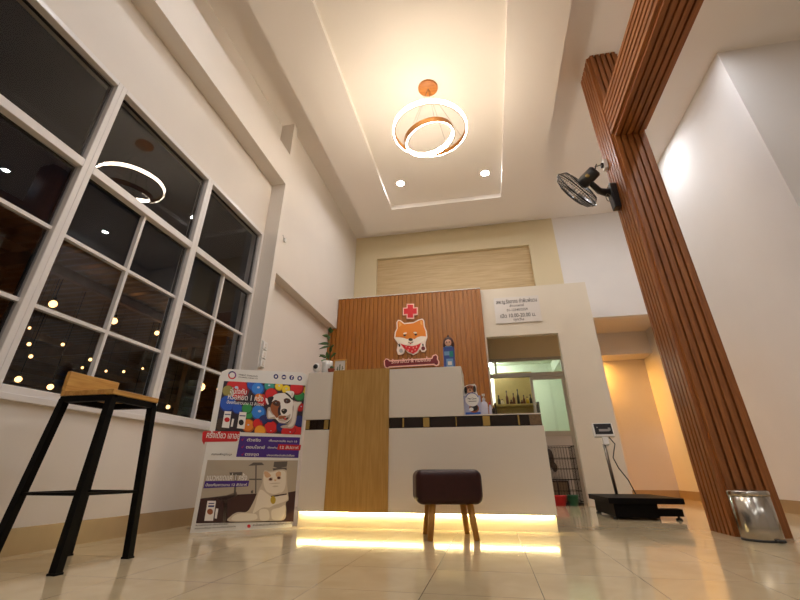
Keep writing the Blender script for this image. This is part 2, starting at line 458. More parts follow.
# slatted feature wall behind the reception desk
sw = thing('slatted_wall', 'orange brown slatted wood feature wall behind the reception counter', 'wall panel', (-1.1, 6.2, 0))
n_up = 34
up = ribs(-2.272, 6.144, .08, 6.144, n_up, .3, .011) + [(.08, 6.144), (.08, 6.3), (-2.272, 6.3)]
lo = [(-2.41, 6.3), (-2.41, 6.144)] + ribs(-2.41, 6.144, -2.272, 6.144, 2)[1:] + [(-2.272, 6.144), (-2.272, 6.3)]
MB().prism(up, 0, 2.98, 'z').prism(lo, 0, 2.47, 'z').build('slat_cladding', 'panel_wood', sw)
B(-2.272, .08, 6.125, 6.3, 2.98, 2.992).build('top_cap', 'wall_paint', sw)

# ---- reception counter
rc = thing('reception_counter', 'white reception counter with wood panel and glowing base', 'counter', (-.55, 3.8, 0))
cf = 3.50
B(-1.512, .415, cf + .03, 4.05, 0, .103).build('plinth', 'plinth_white', rc)
MB().box(-1.515, .42, cf, 4.1, .103, .692).build('lower_body', 'counter_white', rc, bevel=.002)
MB().box(-1.53, -.174, cf + .0, 3.86, .774, 1.168).build('upper_body', 'counter_white', rc, bevel=.003)
B(-1.515, .41, cf + .012, 4.1, .692, .774).build('band_backing', 'mirror_brown', rc)
MB().box(-.174, .41, cf + .002, 4.1, .774, .782).box(-1.53, .41, 3.86, 4.1, .774, .782).build('worktop', 'counter_white', rc)
B(-1.29, -.787, cf - .016, cf + .02, .103, 1.176).build('front_panel', 'counter_wood', rc, bevel=.002)['label'] = 'light oak front panel'
for a, b, k in ((15, 28, 1), (32, 54, 0), (56, 78, 0), (80, 95, 1), (290, 345, 0), (352, 412, 0), (413, 433, 1), (437, 515, 0), (520, 595, 0), (600, 622, 1), (627, 705, 0), (712, 738, 0), (740, 775, 2), (346, 351, 1), (516, 519.5, 1), (706, 711, 1)):
    X = lambda c: -1.51 + (c / 3.2 - 5) * .00809
    o = B(X(a), X(b), cf + .003, cf + .013, .697, .769).build('mosaic_tile', ('mirror_brown', 'mirror_gold', 'mirror_textured')[k], rc, bevel=.002)
    if k: o['label'] = ('', 'gold mirror tile', 'speckled brown tile')[k]
d = MB()
for k in range(100):
    x = -1.49 + k * (1.885 / 99)
    d.box(x - .004, x + .004, cf + .012, cf + .02, .096, .1005)
o = d.build('led_strip', 'led_glow', rc); o['kind'] = 'stuff'

# ---- pouf
pf = thing('pouf', 'small dark brown leather pouf on four wooden legs before the counter', 'stool', (-.302, 3.157, 0), .23)
seat = MB().box(-.225, .205, -.185, .185, .190, .389).build('seat', 'leather', pf, local=True, bevel=.045, segs=5)
sm = MB().tube([(-.2055, -.17, .365), (.2055, -.17, .365)], .001, 4)
for sx in (-1, 1):
    for sy in (-1, 1):
        MB().tube([(sx * .118, sy * .132, .2), (sx * .143, sy * .168, 0)], .023, 12, .0175).build('leg', 'leg_wood', pf, local=True)

# ---- bar stool
bs = thing('bar_stool', 'tall black metal bar stool with pale wood seat below the windows', 'bar stool', (-1.945, 1.93, 0))
tx, ty, fx, fy = .138, .138, .176, .19
legs = []
for sx in (-1, 1):
    for sy in (-1, 1):
        MB().bar((sx * fx, sy * fy, .004), (sx * tx, sy * ty, .70), .034, .034).box(sx * fx - .02, sx * fx + .02, sy * fy - .02, sy * fy + .02, 0, .008).build('leg', 'black_metal', bs, local=True)
fr = MB()
for s in (-1, 1):
    fr.bar((-tx - .015, s * ty, .70), (tx + .015, s * ty, .70), .028, .03).bar((s * tx, -ty, .70), (s * tx, ty, .70), .028, .03)
fr.build('seat_frame', 'black_metal', bs, local=True)
kx, ky = .160, .169
for a, b in (((-kx, -ky, .285), (kx, -ky, .285)), ((-kx, ky, .285), (kx, ky, .285)), ((-kx, -ky, .285), (-kx, ky, .285)), ((kx, -ky, .285), (kx, ky, .285))):
    MB().bar(a, b, .012, .026).build('footrest', 'black_metal', bs, local=True)
B(-.156, .156, -.158, .158, .715, .74).build('seat', 'stool_wood', bs, local=True, bevel=.004)
B(-.160, -.135, -.158, .158, .74, .838).build('backrest', 'stool_wood', bs, local=True, bevel=.004)

# ---- chandelier
ch = thing('chandelier', 'ring chandelier with glowing hoops hanging from a round wooden ceiling plate', 'chandelier', (-.342, 3.5, zf))
MB().lathe([(.0, -.03), (.108, -.03), (.118, -.022), (.118, 0), (0, 0)], 40).build('canopy', 'canopy_wood', ch, local=True)
def hoop(r, z, tilt, az, out, dx=0, h=.045):
    M = Matrix.Translation((dx, 0, z)) @ Matrix.Rotation(az, 4, 'Z') @ Matrix.Rotation(tilt, 4, 'Y')
    if out: a, b, c, d = r - .022, r - .010, r - .010, r
    else: a, b, c, d = r - .012, r, r - .022, r - .012
    o = MB().annulus(a, b, -h / 2, h / 2, 72, M).build('hoop', 'brass', ch, local=True)
    e = MB().annulus(c, d, -h / 2 + .003, h / 2 - .003, 72, M).build('diffuser', 'chandelier_glow', o, local=True)
    w = MB()
    for k in range(3):
        p = M @ Vector((r * .97 * math.cos(k * 2.1 + .5), r * .97 * math.sin(k * 2.1 + .5), 0))
        w.tube([p, (0, 0, -.02)], .0016, 5)
    w.build('suspension_wire', 'steel_dark', o, local=True)
hoop(.42, -.70, 0, 0, True, 0, .055)
hoop(.29, -.82, -.24, .35, False, -.01, .06)

# ---- recessed downlights, plus added fill lamps out of view
def downlight(x, y, z, label, group):
    t = thing('downlight', label, 'ceiling light', (x, y, z), 0, group)
    MB().annulus(.058, .072, -.006, 0, 32).build('rim', 'white_plastic', t, local=True)
    MB().lathe([(0, -.004), (.057, -.004), (.057, -.001), (0, -.001)], 32).build('diffuser', 'cool_glow', t, local=True)
G = 'recessed downlights'
downlight(-1.03, 5.26, zf, 'round recessed ceiling downlight, left one of the lit pair behind the chandelier', G)
downlight(.316, 5.27, zf, 'round recessed ceiling downlight, right one of the lit pair behind the chandelier', G)
downlight(-1.03, 1.65, zf, 'round recessed ceiling downlight overhead at the near left coffer corner', G)
downlight(.316, 1.65, zf, 'round recessed ceiling downlight overhead at the near right coffer corner', G)
downlight(2.46, 5.3, ZC, 'round recessed ceiling downlight behind the slatted column, close to the right wall', G)
downlight(2.40, 3.40, ZC, 'round recessed ceiling downlight above the slatted beam', G)
for x, y, l in ((2.40, 1.2, 'right of the viewpoint, nearer than the slatted beam end'), (2.40, -1.4, 'behind the viewpoint on the right'), (4.6, -1.4, 'in the far right rear corner')):
    downlight(x, y, ZC, 'added unseen fill downlight ' + l, G)  # fill lamps out of view, added to brighten the walls and floor
downlight(-1.03, -1.9, ZC, 'added unseen fill downlight behind the viewpoint near the left wall', G)  # this and the next are added fill lamps too, never in view
downlight(.5, -1.9, ZC, 'added unseen fill downlight straight behind the viewpoint', G)
t = thing('warm_downlight', 'warm orange recessed light under the passage bulkhead', 'ceiling light', (1.92, 8.24, 2.25))
MB().annulus(.07, .085, -.006, 0, 32).build('rim', 'white_plastic', t, local=True)
MB().lathe([(0, -.004), (.069, -.004), (.069, -.001), (0, -.001)], 32).build('diffuser', 'passage_glow', t, local=True)
t = thing('tube_light', 'bright white tube light on the ceiling of the back room', 'ceiling light', (.15, 8.5, 2.36))
B(-.05, .05, -.3, .3, 0, .04).build('fitting', 'white_plastic', t, local=True)
B(-.035, .035, -.29, .29, -.03, 0).build('diffuser', 'tube_glow', t, local=True)

# ---- wall fan
fn = thing('wall_fan', 'black wall fan mounted high on the slatted column', 'fan', (1.5, 3.78, 2.84))
fc = Vector((1.10, 3.655, 2.92)); ax = (Vector((-.709, .536, -.459)) + .13 * Vector((.242, .796, .555))).normalized()
zq = ax.to_track_quat('Z', 'Y').to_matrix().to_4x4()
FM = Matrix.Translation(fc) @ zq
MB().prism([(3.735, 2.72), (3.825, 2.72), (3.855, 2.98), (3.83, 3.01), (3.73, 3.01), (3.705, 2.98)], 1.435, 1.5, 'x').build('wall_bracket', 'black_plastic', fn, bevel=.01)
mc = fc - ax * .15
MB().tube([(1.45, 3.78, 2.92), (1.40, 3.77, 2.925), (1.33, 3.735, 2.93), mc - Vector((0, 0, .045))], .048, 12, .026).build('arm', 'black_plastic', fn)
MB().lathe([(.0, -.25), (.045, -.25), (.062, -.235), (.066, -.12), (.06, -.07), (.03, -.05), (0, -.05)], 24, M=FM).build('motor', 'black_plastic', fn)
MB().lathe([(0, -.01), (.02, -.01), (.02, .0), (0, 0)], 16, M=Matrix.Translation(fc - ax * .16 + Vector((-.03, -.058, -.02))) @ Vector((-.35, -.9, -.1)).to_track_quat('Z', 'Y').to_matrix().to_4x4()).build('badge', 'mirror_gold', fn)
cg = MB()
Rr = .24
for k in range(48):
    a = 2 * PI * k / 48; c, s = math.cos(a), math.sin(a)
    cg.tube([FM @ Vector((r * c, r * s, z)) for r, z in ((.05, -.065), (.12, -.07), (.2, -.055), (Rr, 0))], .0016, 4)
    cg.tube([FM @ Vector((r * c, r * s, z)) for r, z in ((.04, .085), (.12, .08), (.2, .055), (Rr, 0))], .0016, 4)
for r, z, w in ((Rr, 0, .007), (Rr - .006, .02, .003), (.15, .073, .003), (.15, -.066, .003), (.2, .055, .003), (.2, -.055, .003)):
    cg.tube([FM @ Vector((r * math.cos(2 * PI * k / 48), r * math.sin(2 * PI * k / 48), z)) for k in range(48)], w, 6, closed=True)
cg.lathe([(0, .08), (.045, .08), (.045, .09), (0, .09)], 20, M=FM)
cg.build('cage', 'black_plastic', fn)
for k in range(3):
    a0 = 2 * PI * k / 3; pts = []
    v = []; f = []
    for i in range(7):
        r = .035 + .175 * i / 6; hw = (.25 + .75 * math.sin(min(1, i / 4) * PI / 2)) * .62 * (1 if i < 6 else .8)
        for j in (-1, 0, 1):
            a = a0 + j * hw * .75; v.append(FM @ Vector((r * math.cos(a), r * math.sin(a), .03 + j * .022)))
    for i in range(6):
        for j in range(2): f.append([i * 3 + j, i * 3 + j + 1, (i + 1) * 3 + j + 1, (i + 1) * 3 + j])
    o = MB().add(v, f, True).build('blade', 'grey_plastic', fn)
    sd = o.modifiers.new('thick', 'SOLIDIFY'); sd.thickness = .003
pts = [(1.41, 3.74, 2.845)]
MB().tube([(1.40 + .022 * math.cos(t), 3.74, 2.84 + .045 * math.sin(t)) for t in [2 * PI * k / 16 for k in range(16)]], .004, 6, closed=True).build('pull_loop', 'steel_dark', fn)
MB().tube([mc - ax * .08, mc - ax * .12 + Vector((0, 0, .05)), (1.36, 3.75, 3.25), (1.44, 3.78, 3.29)], .006, 6).build('power_cord', 'black_plastic', fn)
so = thing('wall_socket', 'small white socket box on the column above the fan', 'socket', (1.5, 3.80, 3.3))
B(1.46, 1.5, 3.77, 3.84, 3.24, 3.35).build('box', 'white_plastic', so, bevel=.005)
B(1.435, 1.46, 3.775, 3.815, 3.27, 3.31).build('plug', 'black_plastic', so)

# ---- animal weighing scale
sc = thing('platform_scale', 'black platform weighing scale on the floor near the slatted column', 'scale', (1.31, 4.97, 0))
B(1.0, 1.615, 4.52, 5.40, .125, .17).build('platform', 'black_metal', sc, bevel=.003)
B(1.04, 1.40, 4.55, 5.34, .02, .125).build('base_frame', 'black_metal', sc)
B(1.40, 1.60, 4.57, 4.70, .03, .085).build('base_arm', 'black_metal', sc)
B(1.40, 1.60, 5.20, 5.33, .03, .085).build('base_arm', 'black_metal', sc)
for x, y in ((1.05, 4.62), (1.57, 4.62), (1.05, 5.28), (1.57, 5.28)):
    MB().lathe([(0, 0), (.026, 0), (.026, .012), (.009, .018), (.009, .05), (0, .05)], 16, (x, y, 0)).build('foot', 'black_plastic', sc)
MB().tube([(1.285, 5.385, .16), (1.27, 5.42, .66)], .017, 12).build('pole', 'steel_dark', sc)
IM = Matrix.Translation((1.295, 5.45, .805)) @ Matrix.Rotation(-.22, 4, 'X')
B(-.108, .108, -.03, .03, -.075, .075, IM).build('indicator_housing', 'white_plastic', sc, bevel=.008)
hs = sc.children[-1]
B(-.094, .094, -.033, -.029, -.05, .066, IM).build('display', 'black_plastic', sc)
MB().box(-.05, .06, -.0345, -.0325, -.02, .005, IM).box(-.07, -.055, -.0345, -.0325, .02, .03, IM).box(.05, .075, -.0345, -.0325, -.012, .02, IM).build('display_digits', 'grey_plastic', sc)
B(-.03, .03, -.02, .03, -.16, -.07, IM).build('pole_clamp', 'white_plastic', sc, bevel=.005)
MB().tube([(1.34, 5.43, .73), (1.385, 5.42, .66), (1.36, 5.41, .60), (1.33, 5.40, .52), (1.36, 5.39, .42), (1.43, 5.38, .30), (1.47, 5.375, .172)], .006, 6).build('signal_cord', 'black_plastic', sc)

# ---- pedal bin
tb = thing('pedal_bin', 'shiny stainless steel pedal bin at the foot of the slatted column', 'bin', (1.583, 3.375, 0))
MB().lathe([(0, .006), (.106, .006), (.108, .012), (.108, .235), (.104, .236), (0, .236)], 40).build('body', 'steel', tb, local=True)
MB().lathe([(0, 0), (.110, 0), (.110, .012), (0, .012)], 40).build('base_ring', 'black_plastic', tb, local=True)
MB().lathe([(0, .238), (.109, .238), (.111, .243), (.111, .262), (.106, .268), (.06, .272), (0, .274)], 40).build('lid', 'steel', tb, local=True)
B(.02, .06, -.128, -.09, .004, .014).build('pedal', 'black_plastic', tb, local=True, bevel=.004)
B(-.03, .03, .095, .118, .225, .262).build('hinge', 'black_plastic', tb, local=True)

# ---- junction boxes and conduit on the pilaster
sb = thing('switch_box', 'stack of white switch plates on the pilaster beside the windows', 'switch', (-2.22, 3.855, 1.36))
B(-2.22, -2.205, 3.815, 3.895, 1.32, 1.60).build('back_box', 'white_plastic', sb)
for k in range(3):
    p = B(-2.205, -2.19, 3.812, 3.898, 1.33 + k * .09, 1.41 + k * .09).build('switch_plate', 'white_plastic', sb, bevel=.004)
    B(-2.19, -2.185, 3.84, 3.87, 1.35 + k * .09, 1.39 + k * .09).build('rocker', 'wall_paint', p)
tag(MB().tube([(-2.268, 3.925, 0), (-2.268, 3.925, 4.64)], .011, 10).build('conduit', 'white_plastic'), 'thin white conduit running up the wall beside the pilaster', 'pipe')
cs = thing('wall_sensor', 'tiny white sensor with a short wire high on the left wall', 'sensor', (-2.279, 4.07, 2.95))
B(-2.279, -2.255, 4.05, 4.09, 2.93, 2.98).build('housing', 'white_plastic', cs, bevel=.004)
MB().tube([(-2.27, 4.05, 2.95), (-2.262, 4.0, 2.99), (-2.262, 3.94, 2.93)], .003, 6).build('wire', 'grey_plastic', cs)

# ---- sign on the white wall
sg = thing('wall_sign', 'pale acrylic notice with dark Thai lettering on the white wall', 'sign', (.61, 6.19, 2.6))
B(.27, .945, 6.185, 6.192, 2.40, 2.815).build('plate', 'acrylic', sg)
def SM(x, z): return Matrix(((1, 0, 0, x), (0, 0, -1, 6.1845), (0, 1, 0, z), (0, 0, 0, 1)))
for s, x0, x1, z, h in (('สพ.ญ.รัชดาภร กำพิมพ์แดน', .305, .915, 2.715, .085), ('สัตวแพทย์', .50, .715, 2.655, .05), ('01-12340/2559', .45, .76, 2.585, .055), ('เปิด 10.00-20.00 น.', .345, .865, 2.485, .085), ('ทุกวัน', .535, .685, 2.43, .055)):
    MB().text(s, h, SM(x0, z), x1 - x0).build('lettering', 'ink_text', sg)

# print on the advertising board: (layer, ink, outline in metres on the board)
POSTER=[
(1,'ink_dark',[(0.0400,0.6600),(0.7204,0.6583),(0.7210,1.0676),(0.0385,1.0412)]),
(2,'ball_red_dark',[(0.2390,1.0248),(0.2241,1.0484),(0.0729,1.0426),(0.0675,1.0338),(0.0610,1.0085),(0.0619,0.9818),(0.0702,0.9560),(0.0850,0.9330),(0.1052,0.9146),(0.1292,0.9021),(0.1553,0.8966),(0.1814,0.8985),(0.2055,0.9078),(0.2255,0.9239),(0.2398,0.9455),(0.2472,0.9709),(0.2470,0.9981)]),
(3,'ball_red',[(0.2189,1.0292),(0.2061,1.0477),(0.0774,1.0427),(0.0745,1.0388),(0.0673,1.0151),(0.0679,0.9899),(0.0760,0.9655),(0.0908,0.9443),(0.1111,0.9281),(0.1347,0.9185),(0.1597,0.9165),(0.1835,0.9223),(0.2039,0.9355),(0.2189,0.9548),(0.2268,0.9784),(0.2268,1.0041)]),
(4,'ball_olive_dark',[(0.1250,0.9798),(0.1175,0.9915),(0.1073,1.0009),(0.0951,1.0071),(0.0820,1.0097),(0.0691,1.0086),(0.0574,1.0037),(0.0479,0.9955),(0.0413,0.9848),(0.0387,0.9747),(0.0388,0.9587),(0.0427,0.9463),(0.0501,0.9349),(0.0602,0.9257),(0.0721,0.9195),(0.0850,0.9168),(0.0978,0.9178),(0.1096,0.9224),(0.1192,0.9304),(0.1260,0.9410),(0.1294,0.9535),(0.1290,0.9668)]),
(5,'ball_olive',[(0.1153,0.9820),(0.1078,0.9928),(0.0976,1.0009),(0.0857,1.0057),(0.0732,1.0066),(0.0616,1.0035),(0.0517,0.9968),(0.0448,0.9872),(0.0412,0.9756),(0.0415,0.9631),(0.0456,0.9511),(0.0530,0.9405),(0.0631,0.9324),(0.0748,0.9277),(0.0871,0.9267),(0.0987,0.9296),(0.1086,0.9361),(0.1158,0.9456),(0.1194,0.9572),(0.1193,0.9698)]),
(6,'ball_blue_dark',[(0.3172,1.0502),(0.3161,1.0520),(0.2232,1.0484),(0.2212,1.0412),(0.2214,1.0269),(0.2256,1.0130),(0.2334,1.0007),(0.2442,0.9908),(0.2572,0.9842),(0.2713,0.9813),(0.2854,0.9825),(0.2985,0.9877),(0.3093,0.9964),(0.3172,1.0081),(0.3213,1.0217),(0.3213,1.0361)]),
(7,'ball_blue',[(0.3068,1.0516),(0.2260,1.0485),(0.2247,1.0448),(0.2247,1.0313),(0.2288,1.0182),(0.2367,1.0068),(0.2475,0.9981),(0.2603,0.9931),(0.2738,0.9921),(0.2867,0.9954),(0.2978,1.0025),(0.3060,1.0129),(0.3104,1.0256),(0.3106,1.0392)]),
(8,'ball_red_dark',[(0.7076,1.0612),(0.7041,1.0669),(0.5896,1.0625),(0.5853,1.0501),(0.5846,1.0328),(0.5891,1.0161),(0.5982,1.0011),(0.6112,0.9892),(0.6272,0.9812),(0.6449,0.9778),(0.6629,0.9792),(0.6798,0.9855),(0.6941,0.9960),(0.7048,1.0101),(0.7109,1.0266),(0.7119,1.0441)]),
(9,'ball_red',[(0.6942,1.0640),(0.6925,1.0665),(0.5932,1.0627),(0.5900,1.0545),(0.5891,1.0381),(0.5935,1.0223),(0.6028,1.0085),(0.6159,0.9981),(0.6318,0.9920),(0.6488,0.9908),(0.6654,0.9948),(0.6799,1.0034),(0.6909,1.0160),(0.6973,1.0313),(0.6985,1.0479)]),
(2,'ball_teal_dark',[(0.4519,1.0511),(0.4483,1.0571),(0.3672,1.0539),(0.3638,1.0430),(0.3638,1.0301),(0.3673,1.0176),(0.3743,1.0064),(0.3840,0.9975),(0.3958,0.9916),(0.4087,0.9890),(0.4217,0.9901),(0.4337,0.9948),(0.4439,1.0027),(0.4512,1.0132),(0.4552,1.0254),(0.4554,1.0384)]),
(3,'ball_teal',[(0.4422,1.0532),(0.4398,1.0567),(0.3699,1.0540),(0.3671,1.0462),(0.3669,1.0340),(0.3704,1.0222),(0.3774,1.0120),(0.3872,1.0042),(0.3989,0.9996),(0.4112,0.9988),(0.4231,1.0017),(0.4334,1.0082),(0.4411,1.0176),(0.4453,1.0289),(0.4457,1.0412)]),
(4,'ball_yellow_dark',[(0.5245,1.0509),(0.5191,1.0598),(0.4596,1.0575),(0.4572,1.0541),(0.4541,1.0445),(0.4539,1.0343),(0.4567,1.0244),(0.4621,1.0155),(0.4698,1.0085),(0.4792,1.0038),(0.4895,1.0018),(0.4999,1.0027),(0.5096,1.0064),(0.5177,1.0126),(0.5237,1.0209),(0.5269,1.0306),(0.5272,1.0409)]),
(5,'ball_yellow',[(0.5168,1.0526),(0.5121,1.0595),(0.4614,1.0576),(0.4602,1.0560),(0.4568,1.0470),(0.4565,1.0374),(0.4592,1.0280),(0.4647,1.0199),(0.4725,1.0137),(0.4817,1.0102),(0.4916,1.0095),(0.5012,1.0118),(0.5094,1.0170),(0.5156,1.0244),(0.5191,1.0334),(0.5195,1.0431)]),
(6,'ball_yellow_dark',[(0.5916,1.0311),(0.5858,1.0406),(0.5775,1.0482),(0.5674,1.0533),(0.5563,1.0553),(0.5450,1.0543),(0.5347,1.0503),(0.5260,1.0435),(0.5197,1.0347),(0.5163,1.0245),(0.5160,1.0137),(0.5188,1.0032),(0.5246,0.9938),(0.5328,0.9864),(0.5427,0.9813),(0.5537,0.9792),(0.5649,0.9801),(0.5752,0.9840),(0.5840,0.9906),(0.5904,0.9994),(0.5940,1.0096),(0.5944,1.0205)]),
(7,'ball_yellow',[(0.5834,1.0329),(0.5775,1.0416),(0.5692,1.0482),(0.5592,1.0520),(0.5485,1.0527),(0.5382,1.0501),(0.5294,1.0446),(0.5228,1.0367),(0.5191,1.0272),(0.5187,1.0170),(0.5215,1.0071),(0.5274,0.9985),(0.5356,0.9919),(0.5455,0.9881),(0.5560,0.9874),(0.5663,0.9898),(0.5751,0.9952),(0.5818,1.0031),(0.5856,1.0126),(0.5862,1.0229)]),
(8,'ball_sky_dark',[(0.3637,1.0217),(0.3554,1.0350),(0.3437,1.0457),(0.3302,1.0525),(0.2911,1.0510),(0.2852,1.0486),(0.2737,1.0392),(0.2656,1.0268),(0.2614,1.0125),(0.2615,0.9974),(0.2659,0.9828),(0.2741,0.9697),(0.2856,0.9593),(0.2994,0.9522),(0.3144,0.9492),(0.3294,0.9504),(0.3434,0.9558),(0.3550,0.9650),(0.3634,0.9772),(0.3679,0.9915),(0.3680,1.0068)]),
(9,'ball_sky',[(0.3523,1.0241),(0.3440,1.0364),(0.3323,1.0457),(0.3185,1.0511),(0.3088,1.0517),(0.3016,1.0514),(0.2901,1.0484),(0.2783,1.0407),(0.2697,1.0296),(0.2652,1.0163),(0.2651,1.0020),(0.2694,0.9882),(0.2777,0.9761),(0.2892,0.9670),(0.3028,0.9616),(0.3171,0.9606),(0.3309,0.9639),(0.3428,0.9714),(0.3515,0.9824),(0.3563,0.9957),(0.3566,1.0101)]),
(2,'ball_yellow_dark',[(0.7210,1.0524),(0.7091,1.0583),(0.6955,1.0608),(0.6817,1.0595),(0.6689,1.0547),(0.6582,1.0466),(0.6503,1.0359),(0.6459,1.0236),(0.6453,1.0106),(0.6485,0.9980),(0.6553,0.9868),(0.6652,0.9778),(0.6773,0.9718),(0.6907,0.9692),(0.7043,0.9702),(0.7171,0.9749),(0.7209,0.9777)]),
(3,'ball_yellow',[(0.7210,1.0445),(0.7111,1.0522),(0.6990,1.0568),(0.6859,1.0576),(0.6733,1.0545),(0.6624,1.0479),(0.6541,1.0383),(0.6494,1.0269),(0.6487,1.0146),(0.6519,1.0027),(0.6589,0.9923),(0.6688,0.9845),(0.6808,0.9799),(0.6937,0.9790),(0.7062,0.9819),(0.7173,0.9884),(0.7209,0.9925)]),
(4,'ball_green_dark',[(0.7209,0.9923),(0.7159,1.0006),(0.7059,1.0096),(0.6937,1.0157),(0.6802,1.0182),(0.6666,1.0171),(0.6539,1.0123),(0.6433,1.0044),(0.6355,0.9939),(0.6311,0.9818),(0.6306,0.9690),(0.6338,0.9565),(0.6406,0.9454),(0.6504,0.9365),(0.6624,0.9304),(0.6757,0.9278),(0.6892,0.9288),(0.7018,0.9334),(0.7126,0.9411),(0.7206,0.9515),(0.7208,0.9522)]),
(5,'ball_green',[(0.7127,0.9914),(0.7058,1.0018),(0.6958,1.0097),(0.6837,1.0143),(0.6708,1.0151),(0.6583,1.0122),(0.6474,1.0056),(0.6393,0.9963),(0.6347,0.9850),(0.6340,0.9729),(0.6372,0.9611),(0.6441,0.9508),(0.6540,0.9430),(0.6658,0.9384),(0.6786,0.9375),(0.6911,0.9403),(0.7020,0.9467),(0.7102,0.9559),(0.7150,0.9672),(0.7159,0.9794)]),
(6,'ball_red_dark',[(0.4844,0.9846),(0.4761,0.9980),(0.4643,1.0088),(0.4500,1.0160),(0.4344,1.0190),(0.4187,1.0176),(0.4044,1.0120),(0.3924,1.0025),(0.3839,0.9902),(0.3794,0.9758),(0.3793,0.9607),(0.3835,0.9459),(0.3917,0.9328),(0.4033,0.9222),(0.4173,0.9151),(0.4326,0.9120),(0.4481,0.9131),(0.4624,0.9185),(0.4745,0.9276),(0.4833,0.9399),(0.4882,0.9542),(0.4885,0.9695)]),
(7,'ball_red',[(0.4728,0.9871),(0.4644,0.9995),(0.4526,1.0089),(0.4385,1.0143),(0.4236,1.0153),(0.4094,1.0118),(0.3972,1.0040),(0.3882,0.9929),(0.3833,0.9796),(0.3830,0.9653),(0.3872,0.9514),(0.3955,0.9392),(0.4071,0.9300),(0.4209,0.9245),(0.4356,0.9234),(0.4498,0.9267),(0.4621,0.9342),(0.4713,0.9451),(0.4764,0.9585),(0.4769,0.9729)]),
(8,'ball_orange_dark',[(0.3661,0.9452),(0.3608,0.9538),(0.3532,0.9607),(0.3441,0.9653),(0.3341,0.9673),(0.3242,0.9665),(0.3152,0.9630),(0.3076,0.9570),(0.3023,0.9491),(0.2995,0.9399),(0.2995,0.9302),(0.3023,0.9207),(0.3077,0.9122),(0.3152,0.9054),(0.3242,0.9008),(0.3340,0.8988),(0.3438,0.8995),(0.3529,0.9029),(0.3605,0.9088),(0.3659,0.9166),(0.3688,0.9258),(0.3689,0.9356)]),
(9,'ball_orange',[(0.3588,0.9468),(0.3533,0.9548),(0.3458,0.9608),(0.3368,0.9643),(0.3274,0.9650),(0.3183,0.9628),(0.3106,0.9579),(0.3050,0.9509),(0.3020,0.9423),(0.3019,0.9331),(0.3047,0.9242),(0.3101,0.9164),(0.3175,0.9104),(0.3264,0.9069),(0.3358,0.9061),(0.3448,0.9082),(0.3525,0.9130),(0.3582,0.9200),(0.3613,0.9286),(0.3615,0.9378)]),
(2,'ball_red_dark',[(0.4107,0.9331),(0.4032,0.9451),(0.3927,0.9547),(0.3799,0.9612),(0.3661,0.9640),(0.3522,0.9628),(0.3395,0.9579),(0.3290,0.9496),(0.3215,0.9387),(0.3176,0.9259),(0.3176,0.9125),(0.3215,0.8993),(0.3289,0.8876),(0.3392,0.8781),(0.3517,0.8717),(0.3654,0.8688),(0.3791,0.8698),(0.3918,0.8745),(0.4025,0.8825),(0.4102,0.8934),(0.4143,0.9061),(0.4145,0.9198)]),
(3,'ball_red',[(0.4004,0.9354),(0.3929,0.9465),(0.3823,0.9549),(0.3698,0.9598),(0.3565,0.9608),(0.3439,0.9577),(0.3332,0.9509),(0.3253,0.9411),(0.3211,0.9293),(0.3209,0.9165),(0.3247,0.9041),(0.3322,0.8933),(0.3426,0.8850),(0.3549,0.8801),(0.3680,0.8790),(0.3805,0.8819),(0.3914,0.8885),(0.3994,0.8981),(0.4038,0.9100),(0.4042,0.9228)]),
(4,'ball_blue_dark',[(0.1597,0.8888),(0.1491,0.9053),(0.1345,0.9187),(0.1171,0.9277),(0.0983,0.9316),(0.0799,0.9301),(0.0632,0.9234),(0.0496,0.9121),(0.0402,0.8971),(0.0390,0.8926),(0.0392,0.8527),(0.0423,0.8432),(0.0528,0.8271),(0.0670,0.8141),(0.0840,0.8052),(0.1023,0.8011),(0.1205,0.8022),(0.1373,0.8085),(0.1511,0.8194),(0.1609,0.8342),(0.1658,0.8516),(0.1654,0.8704)]),
(5,'ball_blue',[(0.1458,0.8920),(0.1351,0.9073),(0.1205,0.9190),(0.1035,0.9258),(0.0858,0.9272),(0.0691,0.9231),(0.0551,0.9138),(0.0451,0.9004),(0.0402,0.8842),(0.0406,0.8668),(0.0463,0.8498),(0.0569,0.8349),(0.0711,0.8234),(0.0878,0.8165),(0.1052,0.8149),(0.1218,0.8187),(0.1360,0.8276),(0.1462,0.8408),(0.1516,0.8570),(0.1514,0.8747)]),
(6,'ball_blue_dark',[(0.2173,0.8489),(0.2105,0.8595),(0.2012,0.8680),(0.1900,0.8738),(0.1779,0.8764),(0.1659,0.8755),(0.1550,0.8713),(0.1461,0.8642),(0.1398,0.8546),(0.1368,0.8435),(0.1371,0.8317),(0.1407,0.8201),(0.1474,0.8097),(0.1566,0.8013),(0.1676,0.7955),(0.1795,0.7929),(0.1914,0.7936),(0.2023,0.7976),(0.2113,0.8046),(0.2177,0.8141),(0.2210,0.8252),(0.2209,0.8371)]),
(7,'ball_blue',[(0.2083,0.8510),(0.2015,0.8608),(0.1922,0.8682),(0.1812,0.8727),(0.1697,0.8737),(0.1589,0.8711),(0.1497,0.8653),(0.1431,0.8567),(0.1397,0.8464),(0.1398,0.8352),(0.1434,0.8243),(0.1501,0.8147),(0.1594,0.8073),(0.1702,0.8028),(0.1815,0.8018),(0.1923,0.8042),(0.2016,0.8099),(0.2083,0.8183),(0.2119,0.8287),(0.2119,0.8400)]),
